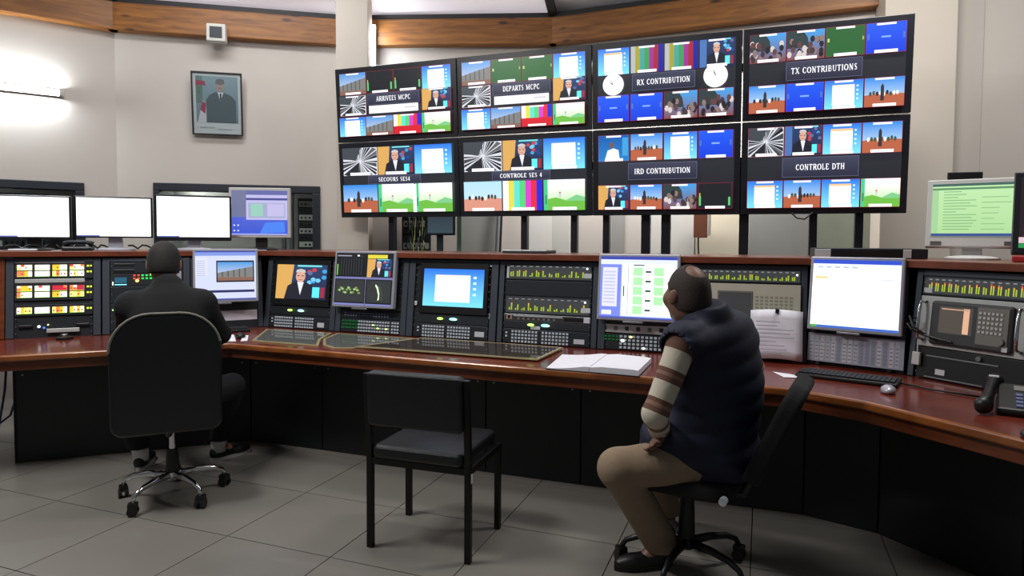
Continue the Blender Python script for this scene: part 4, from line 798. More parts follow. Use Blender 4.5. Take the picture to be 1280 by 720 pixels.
page_block('right_pages', (.402, 3.40), (.635, 3.30), (.775, 3.66), (.552, 3.80), .030, lambda f: .75+.25*min(1, f*4) if f < .95 else .9)
MB().prism([(.18, 3.475), (.402, 3.39), (.64, 3.29), (.78, 3.665), (.552, 3.81), (.295, 3.91)], ZD, ZD+.0012).build('cover', M_rackd, t)
# printed sheets hanging over the ivory instrument
loc, r = rack_at(SEG1, 3.48); t = thing('hanging_sheets', 'stack of printed white sheets hanging in front of the ivory instrument', 'paper', loc, r, LEAN)
for k, dx in enumerate((-.012, 0, .008)):
    mb = MB(); n = 6; vs = []
    for i in range(n+1):
        for j in range(n+1):
            u, v = i/n, j/n; vs.append((dx+.0+.255*u-.015*v*0, -.045-.006*k-.025*(1-v)*(.6+.4*math.sin(u*3)), .005+.275*v+.01*math.sin(u*3.1)))
    fs = [(i*(n+1)+j, (i+1)*(n+1)+j, (i+1)*(n+1)+j+1, i*(n+1)+j+1) for i in range(n) for j in range(n)]; o = mb.add(vs, fs).build('sheet', M_paper, t, smooth=True); o.modifiers.new('t', 'SOLIDIFY').thickness = .0012
MB().box(.12, .14, -.07, -.022, .268, .292).build('binder_clip', M_black, t, .002)
c = CV(); c.many([(.02, .04+.022*k, .02+random.uniform(.1, .2), .044+.022*k, (172, 168, 184)) for k in range(9)]); c.build('print_lines', PRINT, t, (0, -.088, 0))
tag(slab('paper_slip', [(1.36, 3.43), (1.43, 3.36), (1.47, 3.27), (1.36, 3.29)], ZD, ZD+.0015, M_paper), 'torn white slip on the desk below the hanging sheets', 'paper')
L_, r_ = seg(*SEGC); t = thing('label_board', 'pale board of printed label strips standing behind the black keyboard', 'board', (SEGC[0][0], SEGC[0][1], .752), r_, LEAN)
MB().box(.005, .475, -.022, -.014, .018, .172).build('board', M_paper, t); c = CV(); c.rect(.005, .018, .475, .172, (168, 172, 186)); c.many([(.015+.028*k, .026, .035+.028*k, .158, random.choice([(190, 192, 204), (206, 206, 216), (150, 154, 172)])) for k in range(16)]); c.many([(.017+.028*k, .04+.02*j, .032+.028*k, .046+.02*j, (140, 142, 160)) for k in range(16) for j in range(5)]); c.build('printed_strips', PRINT, t, (0, -.0225, 0))
for xx in (.05, .40): MB().box(xx, xx+.02, -.022, -.001, .0, .018).build('foot_clip', M_black, t)
def keyboard(label, cx, cy, rz, w=.45, d=.16):
    t = thing('keyboard', label, 'keyboard', (cx, cy, ZD), rz); MB().prism([(-w/2, -d/2), (w/2, -d/2), (w/2, d/2), (-w/2, d/2)], 0, .018).build('case', M_black, t, .006)
    mb = MB()
    for j in range(5):
        for i in range(20): mb.box(-w/2+.012+i*(w-.024)/20, -w/2+.012+(i+.86)*(w-.024)/20, -d/2+.018+j*.026, -d/2+.04+j*.026, .018, .026)
    mb.build('key', M_rackd, t, kind='stuff'); return t
keyboard('black keyboard on the desk under the white page monitor', 1.665, 3.262, -.637, .45, .19)
keyboard('black keyboard on the desk right of the man in black', -2.13, 4.80, .50, .42, .15)
def mouse(label, x, y, rz, m):
    t = thing('mouse', label, 'mouse', (x, y, ZD), rz); mb = MB(); mb.lathe([(.001, 0), (.030, .001), (.034, .010), (.030, .022), (.018, .031), (.002, .034)], (0, 0, 0), 18)
    o = mb.build('shell', m, t, smooth=True); o.scale = (.95, 1.6, 1); MB().box(-.003, .003, .02, .035, .028, .034).build('scroll_wheel', M_black, t); return t
mouse('silver mouse at the front edge of the desk beside the black keyboard', 1.70, 2.97, -.5, M_silver)
mouse('black mouse between the two white sheets on the desk', -1.86, 4.53, .4, M_black)
mouse('black mouse at the right edge of the desk nearest the camera', 1.80, 2.27, -.5, M_black)
t = thing('desk_stand', 'small black puck with a bright top in front of the left rack', 'gadget', (-3.0, 4.43, ZD), r0); MB().lathe([(.05, 0), (.05, .012), (.03, .02), (.025, .03)], n=18).build('base', M_black, t, smooth=False); MB().lathe([(.02, .03), (.018, .034)], n=14).build('top_disc', M_steel, t)
t = thing('telephone', 'black desk telephone with blue grey keys at the right of the desk', 'telephone', (2.045, 2.66, ZD), -.62)
MB().xprism([(-.07, 0), (.17, 0), (.17, .03), (-.07, .03)], -.13, .13).build('phone_base', M_black, t, .012)
top = Matrix.Translation((0, 0, .046)) @ Matrix.Rotation(.24, 4, 'X'); MB().box(-.065, .165, -.12, .125, -.012, .012, top).build('key_deck', M_black, t, .006)
mb = MB()
for i in range(5):
    for j in range(4): mb.box(-.005+i*.031, .017+i*.031, -.105+j*.034, -.084+j*.034, .010, .018, top)
mb.build('key', mat('phone_key', (92, 102, 140), .4), t, kind='stuff'); MB().box(-.01, .15, .055, .10, .010, .015, top).build('phone_display', M_osc, t)
hs = MB(); P_ = [Vector((-.115, -.165, .026)), Vector((-.110, -.14, .034)), Vector((-.098, -.10, .050)), Vector((-.088, 0, .078)), Vector((-.078, .10, .092)), Vector((-.074, .14, .088)), Vector((-.072, .165, .078))]
hs.tube(P_, [.026, .034, .022, .019, .022, .034, .026], 12).build('handset', M_black, t, smooth=True); MB().box(-.095, -.06, .085, .10, .112, .118).build('name_strip', M_paper, t)
tag(MB().tube([(1.93, 3.28, ZD+.006), (1.86, 3.15, ZD+.006), (1.92, 3.02, ZD+.006), (2.05, 2.86, ZD+.006)], .005, 6).build('desk_cable', M_cablew, smooth=True), 'thin dark cable between the black keyboard and the telephone', 'cable')
# purple cables hanging under the left end of the desk
for k, (pts, lb) in enumerate((([(-3.25, 4.25, .69), (-3.27, 4.25, .45), (-3.31, 4.24, .2), (-3.33, 4.2, .03), (-3.5, 4.1, .008)], 'purple cable hanging straight down at the left end of the desk'), ([(-3.20, 4.26, .66), (-3.19, 4.25, .42), (-3.24, 4.25, .28), (-3.36, 4.22, .18), (-3.5, 4.2, .12), (-3.6, 4.2, .02)], 'purple cable curving out of the left end panel of the desk'))):
    tag(MB().tube(pts, .007, 6).build('hanging_cable', M_purple, smooth=True), lb, 'cable')
# ------------------------------------------------------------------ chairs
def rrect(w, h, r, n=5, rb=None):
    """outline in x,z of a panel w wide, from z 0 to h, top corners r, bottom corners rb"""
    rb = r if rb is None else rb; out = []
    for cx, cz, rr, a0 in ((w/2-r, h-r, r, 0), (-w/2+r, h-r, r, 90), (-w/2+rb, rb, rb, 180), (w/2-rb, rb, rb, 270)):
        for i in range(n+1): a = math.radians(a0+90*i/n); out.append((cx+rr*math.cos(a), cz+rr*math.sin(a)))
    return out
def office_chair(label, loc, face, star0, metal, seat_z, seat_w, seat_d, back, backm, worn=False, R=.285, cover_z=.30):
    """local +y is the way the chair faces; back = (y, z0, z1, width, recline, top radius, thickness)"""
    rz = math.atan2(face[1], face[0])-math.pi/2; t = thing('office_chair', label, 'chair', (*loc, 0), rz)
    for k in range(5):
        a = star0+k*2*math.pi/5-rz; ca, sa = math.cos(a), math.sin(a)
        pts = [(.02*ca, .02*sa, .128), (.12*ca, .12*sa, .132), (.21*ca, .21*sa, .122), (.26*ca, .26*sa, .10), (R*ca, R*sa, .068)]
        MB().tube(pts, [.020, .017, .014, .012, .011], 10).build('base_arm', metal, t, smooth=True)
        q = Matrix.Translation((R*ca, R*sa, .027)) @ Matrix.Rotation(a+.6, 4, 'Z'); mb = MB()
        for s in (-1, 1):
            pr = [q @ Vector((s*.008, .026*math.cos(j*math.pi/7), .026*math.sin(j*math.pi/7))) for j in range(14)]; pr2 = [q @ Vector((s*.024, .026*math.cos(j*math.pi/7), .026*math.sin(j*math.pi/7))) for j in range(14)]
            mb.add(pr+pr2, [tuple(range(14)), tuple(range(14, 28))[::-1]]+[(j, 14+j, 14+(j+1) % 14, (j+1) % 14) for j in range(14)])
        mb.box(-.020, .020, -.022, .022, .008, .040, q); mb.build('caster', M_black, t)
    MB().lathe([(.035, .105), (.038, .12), (.038, .145), (.030, .15)], n=20).build('hub', metal, t, smooth=False)
    MB().lathe([(.036, .15), (.033, cover_z*.8), (.028, cover_z)], n=20).build('column_cover', M_black, t, smooth=False)
    MB().lathe([(.016, cover_z), (.016, seat_z-.03)], n=16).build('gas_column', metal, t)
    MB().box(-.09, .09, -.12, .10, seat_z-.045, seat_z-.005).build('mechanism', M_black, t, .008)
    s = MB().prism([(x, z-seat_d/2) for x, z in rrect(seat_w, seat_d, .09)], seat_z-.01, seat_z+.055).build('seat', backm, t, .025, smooth=False, seg=4)
    y, z0, z1, bw, rec, rt, th = back
    Mx = Matrix.Translation((0, y, z0)) @ Matrix.Rotation(rec, 4, 'X')
    mb = MB(); o = rrect(bw, z1-z0, rt, 8, .06); mb.xprism(o, -th, 0); mb.v = [Mx @ Vector((v[0], v[1], v[2])) for v in mb.v]
    b = mb.build('backrest', backm, t, min(.02, th*.4), seg=4)
    if worn: MB().tube([Mx @ Vector((x*.985, -th+.004, z)) for x, z in o[1:18]], .007, 6, False).build('piping', mat('worn_piping', (112, 112, 104), .7, var=.3, scale=40), t, smooth=True)
    MB().tube([(0, -.08, seat_z-.03), (0, y+.02, seat_z-.03), tuple(Mx @ Vector((0, -th*.5, .01))), tuple(Mx @ Vector((0, -th*.5, (z1-z0)*.2)))], .018, 8).build('back_bracket', M_black, t, smooth=True)
    return t
office_chair('black leather office chair with a chrome base, occupied by the man in black', (-1.87, 3.62), (-.40, .917), math.radians(38), M_chrome, .44, .50, .46, (-.235, .43, 1.055, .515, .05, .19, .055), M_leather, True, .27, .27)
t = office_chair('black fabric office chair under the man in the navy vest', (.763, 2.83), (-.87, .49), math.radians(20), M_black, .41, .46, .46, (-.25, .50, .93, .42, .42, .10, .07), M_fabricb, False, .28, .34)
MB().tube([(-.22, -.20, .425), (-.25, -.20, .425)], .016, 10).build('adjusting_knob', M_label, t)
t = thing('visitor_chair', 'black padded chair on four legs standing empty before the desk', 'chair', (-.358, 3.138, 0), math.atan2(-.16, .47))
def vleg(name, pts):
    mb = MB()
    for a, b in zip(pts, pts[1:]):
        a, b = Vector(a), Vector(b); h = .0145; mb.add([(p.x+sx*h, p.y+sy*h, p.z) for p in (a, b) for sx, sy in ((-1, -1), (1, -1), (1, 1), (-1, 1))], [(0, 3, 2, 1), (4, 5, 6, 7), (0, 1, 5, 4), (1, 2, 6, 5), (2, 3, 7, 6), (3, 0, 4, 7)])
    return mb.build(name, M_tube, t, .003)
vleg('rear_leg', [(-.245, -.19, 0), (-.245, -.19, .45), (-.245, -.215, .82)]); l_ = vleg('rear_leg', [(.245, -.19, 0), (.245, -.19, .45), (.245, -.215, .82)])
vleg('front_leg', [(-.245, .19, 0), (-.245, .19, .43)]); vleg('front_leg', [(.245, .19, 0), (.245, .19, .43)])
for s in (-1, 1):
    MB().box(s*.245-.012, s*.245+.012, -.18, .18, .395, .425).build('side_rail', M_tube, t)
for yy in (-.19, .19): MB().box(-.235, .235, yy-.012, yy+.012, .395, .425).build('cross_rail', M_tube, t)
MB().prism([(x, z-.215) for x, z in rrect(.455, .44, .03)], .425, .488).build('seat', M_leather, t, .022, seg=4)
Mx = Matrix.Translation((0, -.20, .585)) @ Matrix.Rotation(.06, 4, 'X'); mb = MB(); mb.xprism(rrect(.47, .25, .025), -.035, .02); mb.v = [Mx @ Vector(v) for v in mb.v]; mb.build('backrest', M_leather, t, .014, seg=4)
MB().box(.26, .2625, -.198, -.182, .36, .40).build('white_tag', M_label, t)

# ------------------------------------------------------------------ people, grown as smooth implicit surfaces
V3 = lambda *a: np.array(a, dtype=np.float32)
def n3(v): return v/np.linalg.norm(v)
def caps(a, b, ra, rb):
    a, b = np.asarray(a, np.float32), np.asarray(b, np.float32); ab = b-a; L = float(ab@ab)
    def f(P):
        q = P-a; t = np.clip(q@ab/L, 0, 1); return np.linalg.norm(q-t[:, None]*ab, axis=1)-(ra+(rb-ra)*t)
    return f
def ell(c, ax, rad):
    c = np.asarray(c, np.float32); A = (np.array(ax, np.float32)/np.array(rad, np.float32)[:, None]).T; A2 = (np.array(ax, np.float32)/(np.array(rad, np.float32)**2)[:, None]).T
    def f(P):
        q = P-c; k0 = np.linalg.norm(q@A, axis=1); k1 = np.linalg.norm(q@A2, axis=1)+1e-6; return k0*(k0-1)/k1
    return f
def smin(a, b, k):
    h = np.maximum(k-np.abs(a-b), 0)/k; return np.minimum(a, b)-h*h*k*.25
def union(prims, k=.03, off=0.):
    def f(P):
        d = None
        for p in prims:
            kk = k
            if isinstance(p, tuple): p, kk = p
            e = p(P); d = e if d is None else smin(d, e, kk)
        return d-off
    return f
def nets(fn, lo, hi, h):
    n = [int(math.ceil((hi[i]-lo[i])/h))+1 for i in range(3)]
    ax = [np.float32(lo[i])+np.float32(h)*np.arange(n[i], dtype=np.float32) for i in range(3)]
    Fv = np.empty(n, np.float32); step = max(1, int(400000/(n[1]*n[2])))
    yz = np.stack(np.meshgrid(ax[1], ax[2], indexing='ij'), -1).reshape(-1, 2)
    for i in range(0, n[0], step):
        xs = ax[0][i:i+step]; P = np.empty((len(xs)*len(yz), 3), np.float32); P[:, 0] = np.repeat(xs, len(yz)); P[:, 1:] = np.tile(yz, (len(xs), 1)); Fv[i:i+step] = fn(P).reshape(len(xs), n[1], n[2])
    S = Fv < 0; c = sum(S[a:n[0]-1+a, b:n[1]-1+b, d:n[2]-1+d].astype(np.int8) for a in (0, 1) for b in (0, 1) for d in (0, 1))
    idx = np.argwhere((c > 0) & (c < 8)); vid = -np.ones([m-1 for m in n], np.int64); vid[tuple(idx.T)] = np.arange(len(idx))
    acc = np.zeros((len(idx), 3)); cnt = np.zeros(len(idx))
    for e in range(3):
        o1, o2 = [q for q in range(3) if q != e]
        for a in (0, 1):
            for b in (0, 1):
                i0 = idx.copy(); i0[:, o1] += a; i0[:, o2] += b; i1 = i0.copy(); i1[:, e] += 1
                f0, f1 = Fv[tuple(i0.T)], Fv[tuple(i1.T)]; m = (f0 < 0) != (f1 < 0); tt = f0[m]/(f0[m]-f1[m]); p = i0[m].astype(float); p[:, e] += tt; acc[m] += p; cnt[m] += 1
    V = acc/cnt[:, None]*h+np.array(lo); Fs = []
    for e in range(3):
        o1, o2 = (e+1) % 3, (e+2) % 3; sl0 = [slice(None)]*3; sl1 = [slice(None)]*3; sl0[e] = slice(0, -1); sl1[e] = slice(1, None)
        A_, B_ = S[tuple(sl0)], S[tuple(sl1)]; ed = np.argwhere(A_ != B_); ed = ed[(ed[:, o1] > 0) & (ed[:, o2] > 0) & (ed[:, o1] < n[o1]-1) & (ed[:, o2] < n[o2]-1)]
        if not len(ed): continue
        ins = A_[tuple(ed.T)]; q = []
        for d1, d2 in ((-1, -1), (0, -1), (0, 0), (-1, 0)): k = ed.copy(); k[:, o1] += d1; k[:, o2] += d2; q.append(vid[tuple(k.T)])
        q = np.stack(q, 1); q[~ins] = q[~ins][:, ::-1]; Fs.append(q)
    return V, np.concatenate(Fs)
def grow(name, fn, lo, hi, h, m, parent, attr=None):
    V, Q = nets(fn, lo, hi, h); me = bpy.data.meshes.new(name); me.from_pydata(V.tolist(), [], Q.tolist()); me.materials.append(m)
    me.polygons.foreach_set('use_smooth', [True]*len(me.polygons))
    if attr: a = me.attributes.new('along', 'FLOAT', 'POINT'); a.data.foreach_set('value', attr(V.astype(np.float32)).astype(np.float32))
    me.update(); o = bpy.data.objects.new(name, me); COL.objects.link(o); o.parent = parent; return o
def hand(w, d, pn, side):
    """w wrist, d direction of the fingers, pn palm normal (fingers curl that way), side thumb direction"""
    w, d, pn, side = V3(*w), n3(V3(*d)), n3(V3(*pn)), n3(V3(*side)); side = n3(side-d*(side@d)); pn = n3(np.cross(d, side))*(1 if np.cross(d, side)@pn > 0 else -1)
    pr = [(ell(w+d*.048, (d, side, pn), (.055, .042, .017)), .015), (caps(w-d*.03, w+d*.02, .027, .026), .03)]
    for k, (s, L) in enumerate(((.030, .070), (.010, .080), (-.011, .074), (-.031, .058))):
        b = w+d*(.090-.006*abs(k-1.2))+side*s; m = b+d*L*.5+pn*L*.10; e = m+d*L*.36+pn*L*.30
        pr += [(caps(b-d*.02, m, .0098, .0088), .008), (caps(m, e, .0088, .0075), .004)]
    b = w+d*.028+side*.032; m = b+d*.03+side*.026+pn*.008; pr += [(caps(b-side*.01, m, .013, .011), .012), (caps(m, m+d*.030+side*.006+pn*.008, .0108, .0088), .005)]
    return pr
def head(H, f, l, u):
    pr = [ell(H, (l, f, u), (.075, .097, .108)), (ell(H+f*.030-u*.062, (l, f, u), (.058, .064, .070)), .04), (caps(H+f*.094+u*.004, H+f*.116-u*.034, .008, .013), .012),
          (caps(H+f*.083+u*.026-l*.034, H+f*.083+u*.026+l*.034, .011, .011), .02), (caps(H+f*.088-u*.068-l*.018, H+f*.088-u*.068+l*.018, .009, .009), .008), (caps(H+f*.086-u*.080-l*.014, H+f*.086-u*.080+l*.014, .009, .009), .008), (ell(H+f*.072-u*.108, (l, f, u), (.026, .022, .020)), .03)]
    for s in (-1, 1): pr += [(ell(H+l*s*.084-f*.008-u*.018, (l*.95-f*.3*s, f*.95+l*.3*s, u), (.009, .021, .033)), .008), (ell(H+f*.074+l*s*.046-u*.036, (l, f, u), (.024, .02, .026)), .03)]
    return pr
def person(label, J, f, ft, hf, skin, hairm, hoff, bald, clothes):
    t = thing('person', label, 'person', (J['P'][0], J['P'][1], 0)); base = np.array([J['P'][0], J['P'][1], 0], np.float32)
    J = {k: V3(*v)-base for k, v in J.items()}; u = V3(0, 0, 1); f = n3(V3(*f, 0)); l = V3(-f[1], f[0], 0); ft = n3(V3(*ft, 0)); lt = V3(-ft[1], ft[0], 0); hf = n3(V3(*hf)); hl = n3(np.cross(u, hf)); hu = np.cross(hf, hl)
    P, N, H = J['P'], J['N'], J['H']; up = n3(N-P); T = lambda q: P+(N-P)*q; fr = n3(np.cross(lt, up)) if np.cross(lt, up)@ft > 0 else -n3(np.cross(lt, up)); ax = (lt, fr, up)
    torso = lambda o: [ell(P+u*.02, (l, f, u), (.165+o, .125+o, .12+o)), (ell(T(.30), ax, (.155+o, .115+o, .17+o)), .06), (ell(T(.66), ax, (.170+o, .118+o, .19+o)), .06), (caps(J['sL']+(N-J['sL'])*.1, J['sR']+(N-J['sR'])*.1, .058+o, .058+o), .07), (caps(T(.86), T(.97), .08+o, .06+o), .05)]
    arm = lambda s, a, b: [(caps(J['s'+s], J['e'+s], .050+a, .041+a), .035), (caps(J['e'+s], J['w'+s], .041+a, .029+b), .02)]
    leg = lambda s, a, b: [(caps(J['h'+s], J['k'+s], .080+a, .058+a), .04), (caps(J['k'+s], J['a'+s], .058+a, .040+b), .02)]
    foot = lambda s: [(caps(J['a'+s], J['a'+s]-u*.04+n3(J['t'+s]-J['a'+s])*.1, .038, .034), .02)]
    hn = head(H, hf, hl, hu); neck = [(caps(N-up*.02, H-hu*.075-hf*.02, .058, .054), .03)]
    hands = hand(J['wL'], J['dL'], J['pL'], J['qL'])+hand(J['wR'], J['dR'], J['pR'], J['qR'])
    allp = torso(-.012)+neck+[(hn[0], .03)]+hn[1:]+arm('L', -.004, 0)+arm('R', -.004, 0)+leg('L', -.004, 0)+leg('R', -.004, 0)+foot('L')+foot('R')+hands
    pts = np.array([J[k] for k in ('P', 'N', 'H', 'sL', 'sR', 'eL', 'eR', 'wL', 'wR', 'kL', 'kR', 'aL', 'aR')]); lo = pts.min(0)-.21; hi = pts.max(0)+.21; lo[2] = .012
    grow('body', union(allp), lo, hi, .0078, skin, t)
    # hair
    hs = union([ell(H, (hl, hf, hu), (.075, .097, .108)), (ell(H-hf*.045-hu*.05, (hl, hf, hu), (.052, .045, .05)), .04)], .03, hoff)
    def hfn(Q):
        d = hs(Q); q = Q-(H+hf*.055+hu*.03); d = np.maximum(d, q@(hf*.80-hu*.60)); d = np.maximum(d, -((Q-H)@hu)-.070)
        for s_ in (-1, 1): d = np.maximum(d, .034-np.linalg.norm(Q-(H+hl*s_*.088-hf*.004-hu*.020), axis=1))
        if bald: d = np.maximum(d, .046-np.linalg.norm(Q-(H+hu*.104-hf*.045), axis=1))
        return d
    grow('hair', hfn, H-.15, H+.15, .005, hairm, t)
    for s in (-1, 1):
        c = H+hf*.084+hl*s*.031+hu*.004; mb = MB(); mb.m = 0; mb.lathe([(.001, -.011), (.007, -.0085), (.011, 0), (.007, .0085), (.001, .011)], tuple(c), 12); e = mb.build('eye', M_label, t, smooth=True); e2 = MB().lathe([(.001, -.006), (.006, 0), (.001, .006)], tuple(c+hf*.0075), 10).build('iris', M_hair, e)
    clothes(t, J, dict(u=u, f=f, l=l, ft=ft, lt=lt, up=up, T=T, ax=ax, torso=torso, arm=arm, leg=leg, N=N, P=P, H=H, hu=hu, hf=hf, lo=lo, hi=hi)); return t
def shoe(t, a, toe, sole_m, h=.05):
    a, toe = V3(a[0], a[1], 0), V3(toe[0], toe[1], 0); d = n3(toe-a); s = V3(-d[1], d[0], 0); u = V3(0, 0, 1); c0 = a-d*.055; L = .275
    fn0 = union([ell(c0+d*.06+u*.045, (d, s, u), (.065, .040, .055)), (ell(c0+d*.18+u*.030, (d, s, u), (.095, .046, .036)), .05)], .05)
    o = grow('shoe', lambda Q: np.maximum(fn0(Q), .018-Q[:, 2]), np.minimum(a, toe)-.2, np.maximum(a, toe)+V3(.2, .2, .14), .008, M_shoe, t)
    q = []
    for k in range(24):
        x = 2*math.pi*k/24; px = .5+.5*math.cos(x); w = (.042 if px > .4 else .034+.008*px/.4)*math.sin(x); v = c0+d*L*px+s*w; q.append((v[0], v[1]))
    MB().prism(q, 0, .022).build('sole', sole_m, o); return o
def limb_clip(prims, end, d, rad=.14):
    fn = union(prims, .02); end, d = np.asarray(end, np.float32), n3(np.asarray(d, np.float32))
    return lambda Q: np.where(np.linalg.norm(Q-end, axis=1) < rad, np.maximum(fn(Q), (Q-end)@d), fn(Q))
def stripes():
    m = bpy.data.materials.new('striped_knit'); m.use_nodes = True; nt = m.node_tree; b = nt.nodes['Principled BSDF']; a = nt.nodes.new('ShaderNodeAttribute'); a.attribute_name = 'along'
    r = nt.nodes.new('ShaderNodeValToRGB'); r.color_ramp.interpolation = 'CONSTANT'; cr = srgb(204, 194, 176); br = srgb(108, 76, 64); b2 = srgb(140, 108, 92)
    st = [(0, br), (.02, cr), (.105, br), (.122, b2), (.138, br), (.16, cr), (.235, br), (.255, b2), (.27, br), (.295, cr), (.35, br), (.37, b2), (.38, br), (.395, cr)]
    e = r.color_ramp.elements; e[0].position = 0; e[0].color = br; e[1].position = .02/.6; e[1].color = cr
    for p, c in st[2:]: k = e.new(p/.6); k.color = c
    mt = nt.nodes.new('ShaderNodeMath'); mt.operation = 'DIVIDE'; mt.inputs[1].default_value = .6; nt.links.new(a.outputs['Fac'], mt.inputs[0]); nt.links.new(mt.outputs[0], r.inputs[0]); nt.links.new(r.outputs[0], b.inputs['Base Color']); b.inputs['Roughness'].default_value = .95
    n = nt.nodes.new('ShaderNodeTexNoise'); n.inputs['Scale'].default_value = 120; bp = nt.nodes.new('ShaderNodeBump'); bp.inputs['Strength'].default_value = .3; bp.inputs['Distance'].default_value = .004; nt.links.new(n.outputs['Fac'], bp.inputs['Height']); nt.links.new(bp.outputs[0], b.inputs['Normal']); return m
def dress_vest(t, J, k):
    def sleeve(s):
        c = limb_clip(k['arm'](s, .007, .014), J['w'+s], J['w'+s]-J['e'+s])
        return c
    sL, sR = sleeve('L'), sleeve('R'); tor = union(k['torso'](.004), .06)
    def along(V):
        out = np.zeros(len(V), np.float32); best = np.full(len(V), 9., np.float32)
        for s in 'LR':
            a, b, c = J['s'+s], J['e'+s], J['w'+s]; o = 0
            for p, q, L0 in ((a, b, .30), (b, c, .25)):
                d = q-p; tt = np.clip((V-p)@d/(d@d), -.4 if o == 0 else 0, 1); dist = np.linalg.norm(V-p-tt[:, None]*d, axis=1); m = dist < best; out[m] = o+tt[m]*L0; best[m] = dist[m]; o += L0
        return np.clip(out, 0, .59)
    grow('sweater', lambda Q: smin(smin(sL(Q), sR(Q), .01), tor(Q), .03), k['lo'], k['hi'], .010, stripes(), t, along)
    vt = union(k['torso'](.030)+[(ell(k['P']+k['u']*.0-k['f']*.02, (k['l'], k['f'], k['u']), (.19, .165, .16)), .06), (ell(k['P']+k['f']*.12+k['l']*.09+k['u']*.05, (k['l'], k['f'], k['u']), (.155, .16, .13)), .06), (ell(k['T'](.42)-k['lt']*.065-k['ax'][1]*.02, k['ax'], (.175, .15, .25)), .06)], .07); col = caps(k['N']-k['up']*.03, k['N']+k['up']*.040, .082, .072)
    up, P = k['up'], k['P']; al, ar = caps(J['sL']-k['lt']*-.02, J['eL'], .066, .07), caps(J['sR'], J['eR'], .062, .07)
    def vf(Q):
        h = (Q-P)@up; d = smin(vt(Q), col(Q), .03); d = d-.0065*np.abs(np.sin(h*math.pi/.085)); d = np.maximum(d, -smin(al(Q), ar(Q), .001)-.0)
        return np.maximum(np.maximum(d, P[2]-.075-Q[:, 2]), (Q-(k['N']+up*.055))@up)
    grow('vest', vf, k['lo'], k['hi'], .009, M_vest, t)
    tr = [ell(P, (k['l'], k['f'], k['u']), (.175, .14, .12))]+k['leg']('L', .022, .034)+k['leg']('R', .022, .034); ff = union(tr, .03)
    grow('trousers', lambda Q: np.maximum(np.maximum(ff(Q), .075-Q[:, 2]), Q[:, 2]-P[2]-.09), k['lo'], k['hi'], .010, M_trous, t)
    shoe(t, J['aL'], J['tL'], M_shoe); shoe(t, J['aR'], J['tR'], M_shoe)
def dress_black(t, J, k):
    sL = limb_clip(k['arm']('L', .020, .016), J['wL'], J['wL']-J['eL']); sR = limb_clip(k['arm']('R', .020, .016), J['wR'], J['wR']-J['eR']); tor = union(k['torso'](.022), .07); col = caps(k['N']-k['up']*.05, k['N']-k['up']*.015, .072, .064)
    grow('jumper', lambda Q: np.maximum(smin(smin(smin(sL(Q), sR(Q), .01), tor(Q), .05), col(Q), .03), k['P'][2]-.06-Q[:, 2]), k['lo'], k['hi'], .010, M_hood, t)
    tr = [ell(k['P'], (k['l'], k['f'], k['u']), (.175, .14, .12))]+k['leg']('L', .016, .022)+k['leg']('R', .016, .022); ff = union(tr, .03)
    grow('trousers', lambda Q: np.maximum(np.maximum(ff(Q), .135-Q[:, 2]), Q[:, 2]-k['P'][2]-.09), k['lo'], k['hi'], .010, M_jeans, t)
    for s in 'LR':
        a = J['a'+s]; b_ = a+n3(J['k'+s]-a)*.12; MB().tube([a+V3(0, 0, -.045), a+V3(0, 0, .0), a*.5+b_*.5, b_], .047, 14).build('sock', M_sock, t, smooth=True); shoe(t, a, J['t'+s], M_sole)
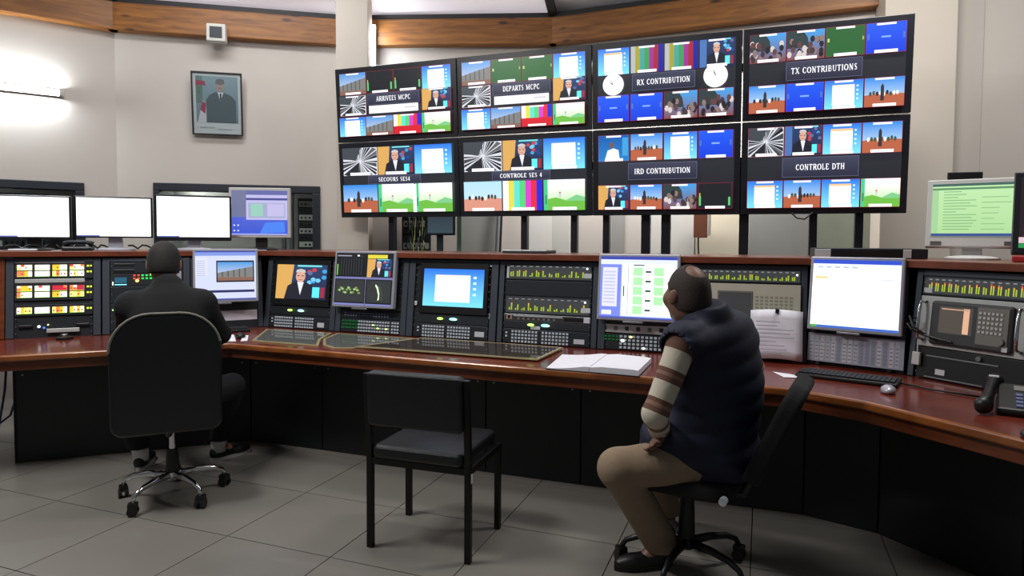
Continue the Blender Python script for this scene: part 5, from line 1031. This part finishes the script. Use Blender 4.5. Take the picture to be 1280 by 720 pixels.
MAN_V = dict(P=(.855, 2.78, .54), N=(.786, 2.68, 1.125), H=(.722, 2.70, 1.222), sL=(.652, 2.54, 1.02), sR=(.955, 2.80, 1.025), eL=(.545, 2.49, .775), wL=(.618, 2.72, .640), eR=(1.045, 2.87, .885), wR=(.955, 3.03, .800),
             dL=(-.05, .6, -.8), pL=(0, -.8, -.5), qL=(.9, -.2, .1), dR=(-.55, .8, -.1), pR=(0, 0, -1), qR=(-.8, -.5, .1), hL=(.81, 2.70, .535), kL=(.437, 2.68, .50), aL=(.665, 2.87, .10), tL=(.47, 2.83, .02), hR=(.90, 2.86, .535), kR=(.66, 3.10, .40), aR=(.77, 3.25, .10), tR=(.66, 3.42, .02))
person('man in a navy quilted vest and striped sweater, sitting turned to the racks', MAN_V, (-.87, .49), (-.63, .775), (-.36, .93, .05), M_skin2, M_hairs, .0045, True, dress_vest)
MAN_B = dict(P=(-1.85, 3.58, .57), N=(-1.975, 3.80, 1.165), H=(-2.03, 3.87, 1.292), sL=(-2.15, 3.72, 1.04), sR=(-1.805, 3.875, 1.04), eL=(-2.27, 3.90, .85), wL=(-2.27, 4.13, .80), eR=(-1.775, 4.02, .85), wR=(-1.93, 4.21, .80),
             dL=(-.1, 1, -.12), pL=(0, 0, -1), qL=(.9, .1, 0), dR=(-.3, .95, -.12), pR=(0, 0, -1), qR=(-.9, -.2, 0), hL=(-1.935, 3.545, .56), kL=(-2.28, 3.88, .525), aL=(-2.30, 4.07, .10), tL=(-2.34, 4.25, .02), hR=(-1.765, 3.62, .56), kR=(-1.72, 4.05, .525), aR=(-1.895, 4.25, .10), tR=(-1.78, 4.40, .02))
person('man in black clothes and white soled shoes, seen from behind at the left racks', MAN_B, (-.40, .917), (-.40, .917), (-.40, .91, -.12), M_skin, M_hair, .016, False, dress_black)

# repeats carry a common group phrase
for pre, g in (('rack_cabinet', 'rack cabinets along the desk'), ('lcd_monitor', 'silver monitors mounted on the racks'), ('standing_monitor', 'monitors standing on the shelf'), ('corner_panel', 'corner panels between the racks'), ('glass_plate', 'glass plates on the desk'), ('keyboard', 'keyboards'), ('mouse', 'computer mice on the desk'), ('loose_cable', 'loose cables on the left shelf'), ('equipment_rack', 'equipment racks behind the desk'), ('office_chair', 'office chairs at the desk'), ('paper_sheet', 'white sheets on the left part of the desk'), ('leaning_rod', 'rods leaning on the back wall'), ('upright_profile', 'grey uprights behind the second window')):
    for o in bpy.data.objects:
        if o.parent is None and o.name.split('.')[0] == pre and 'label' in o: o['group'] = g
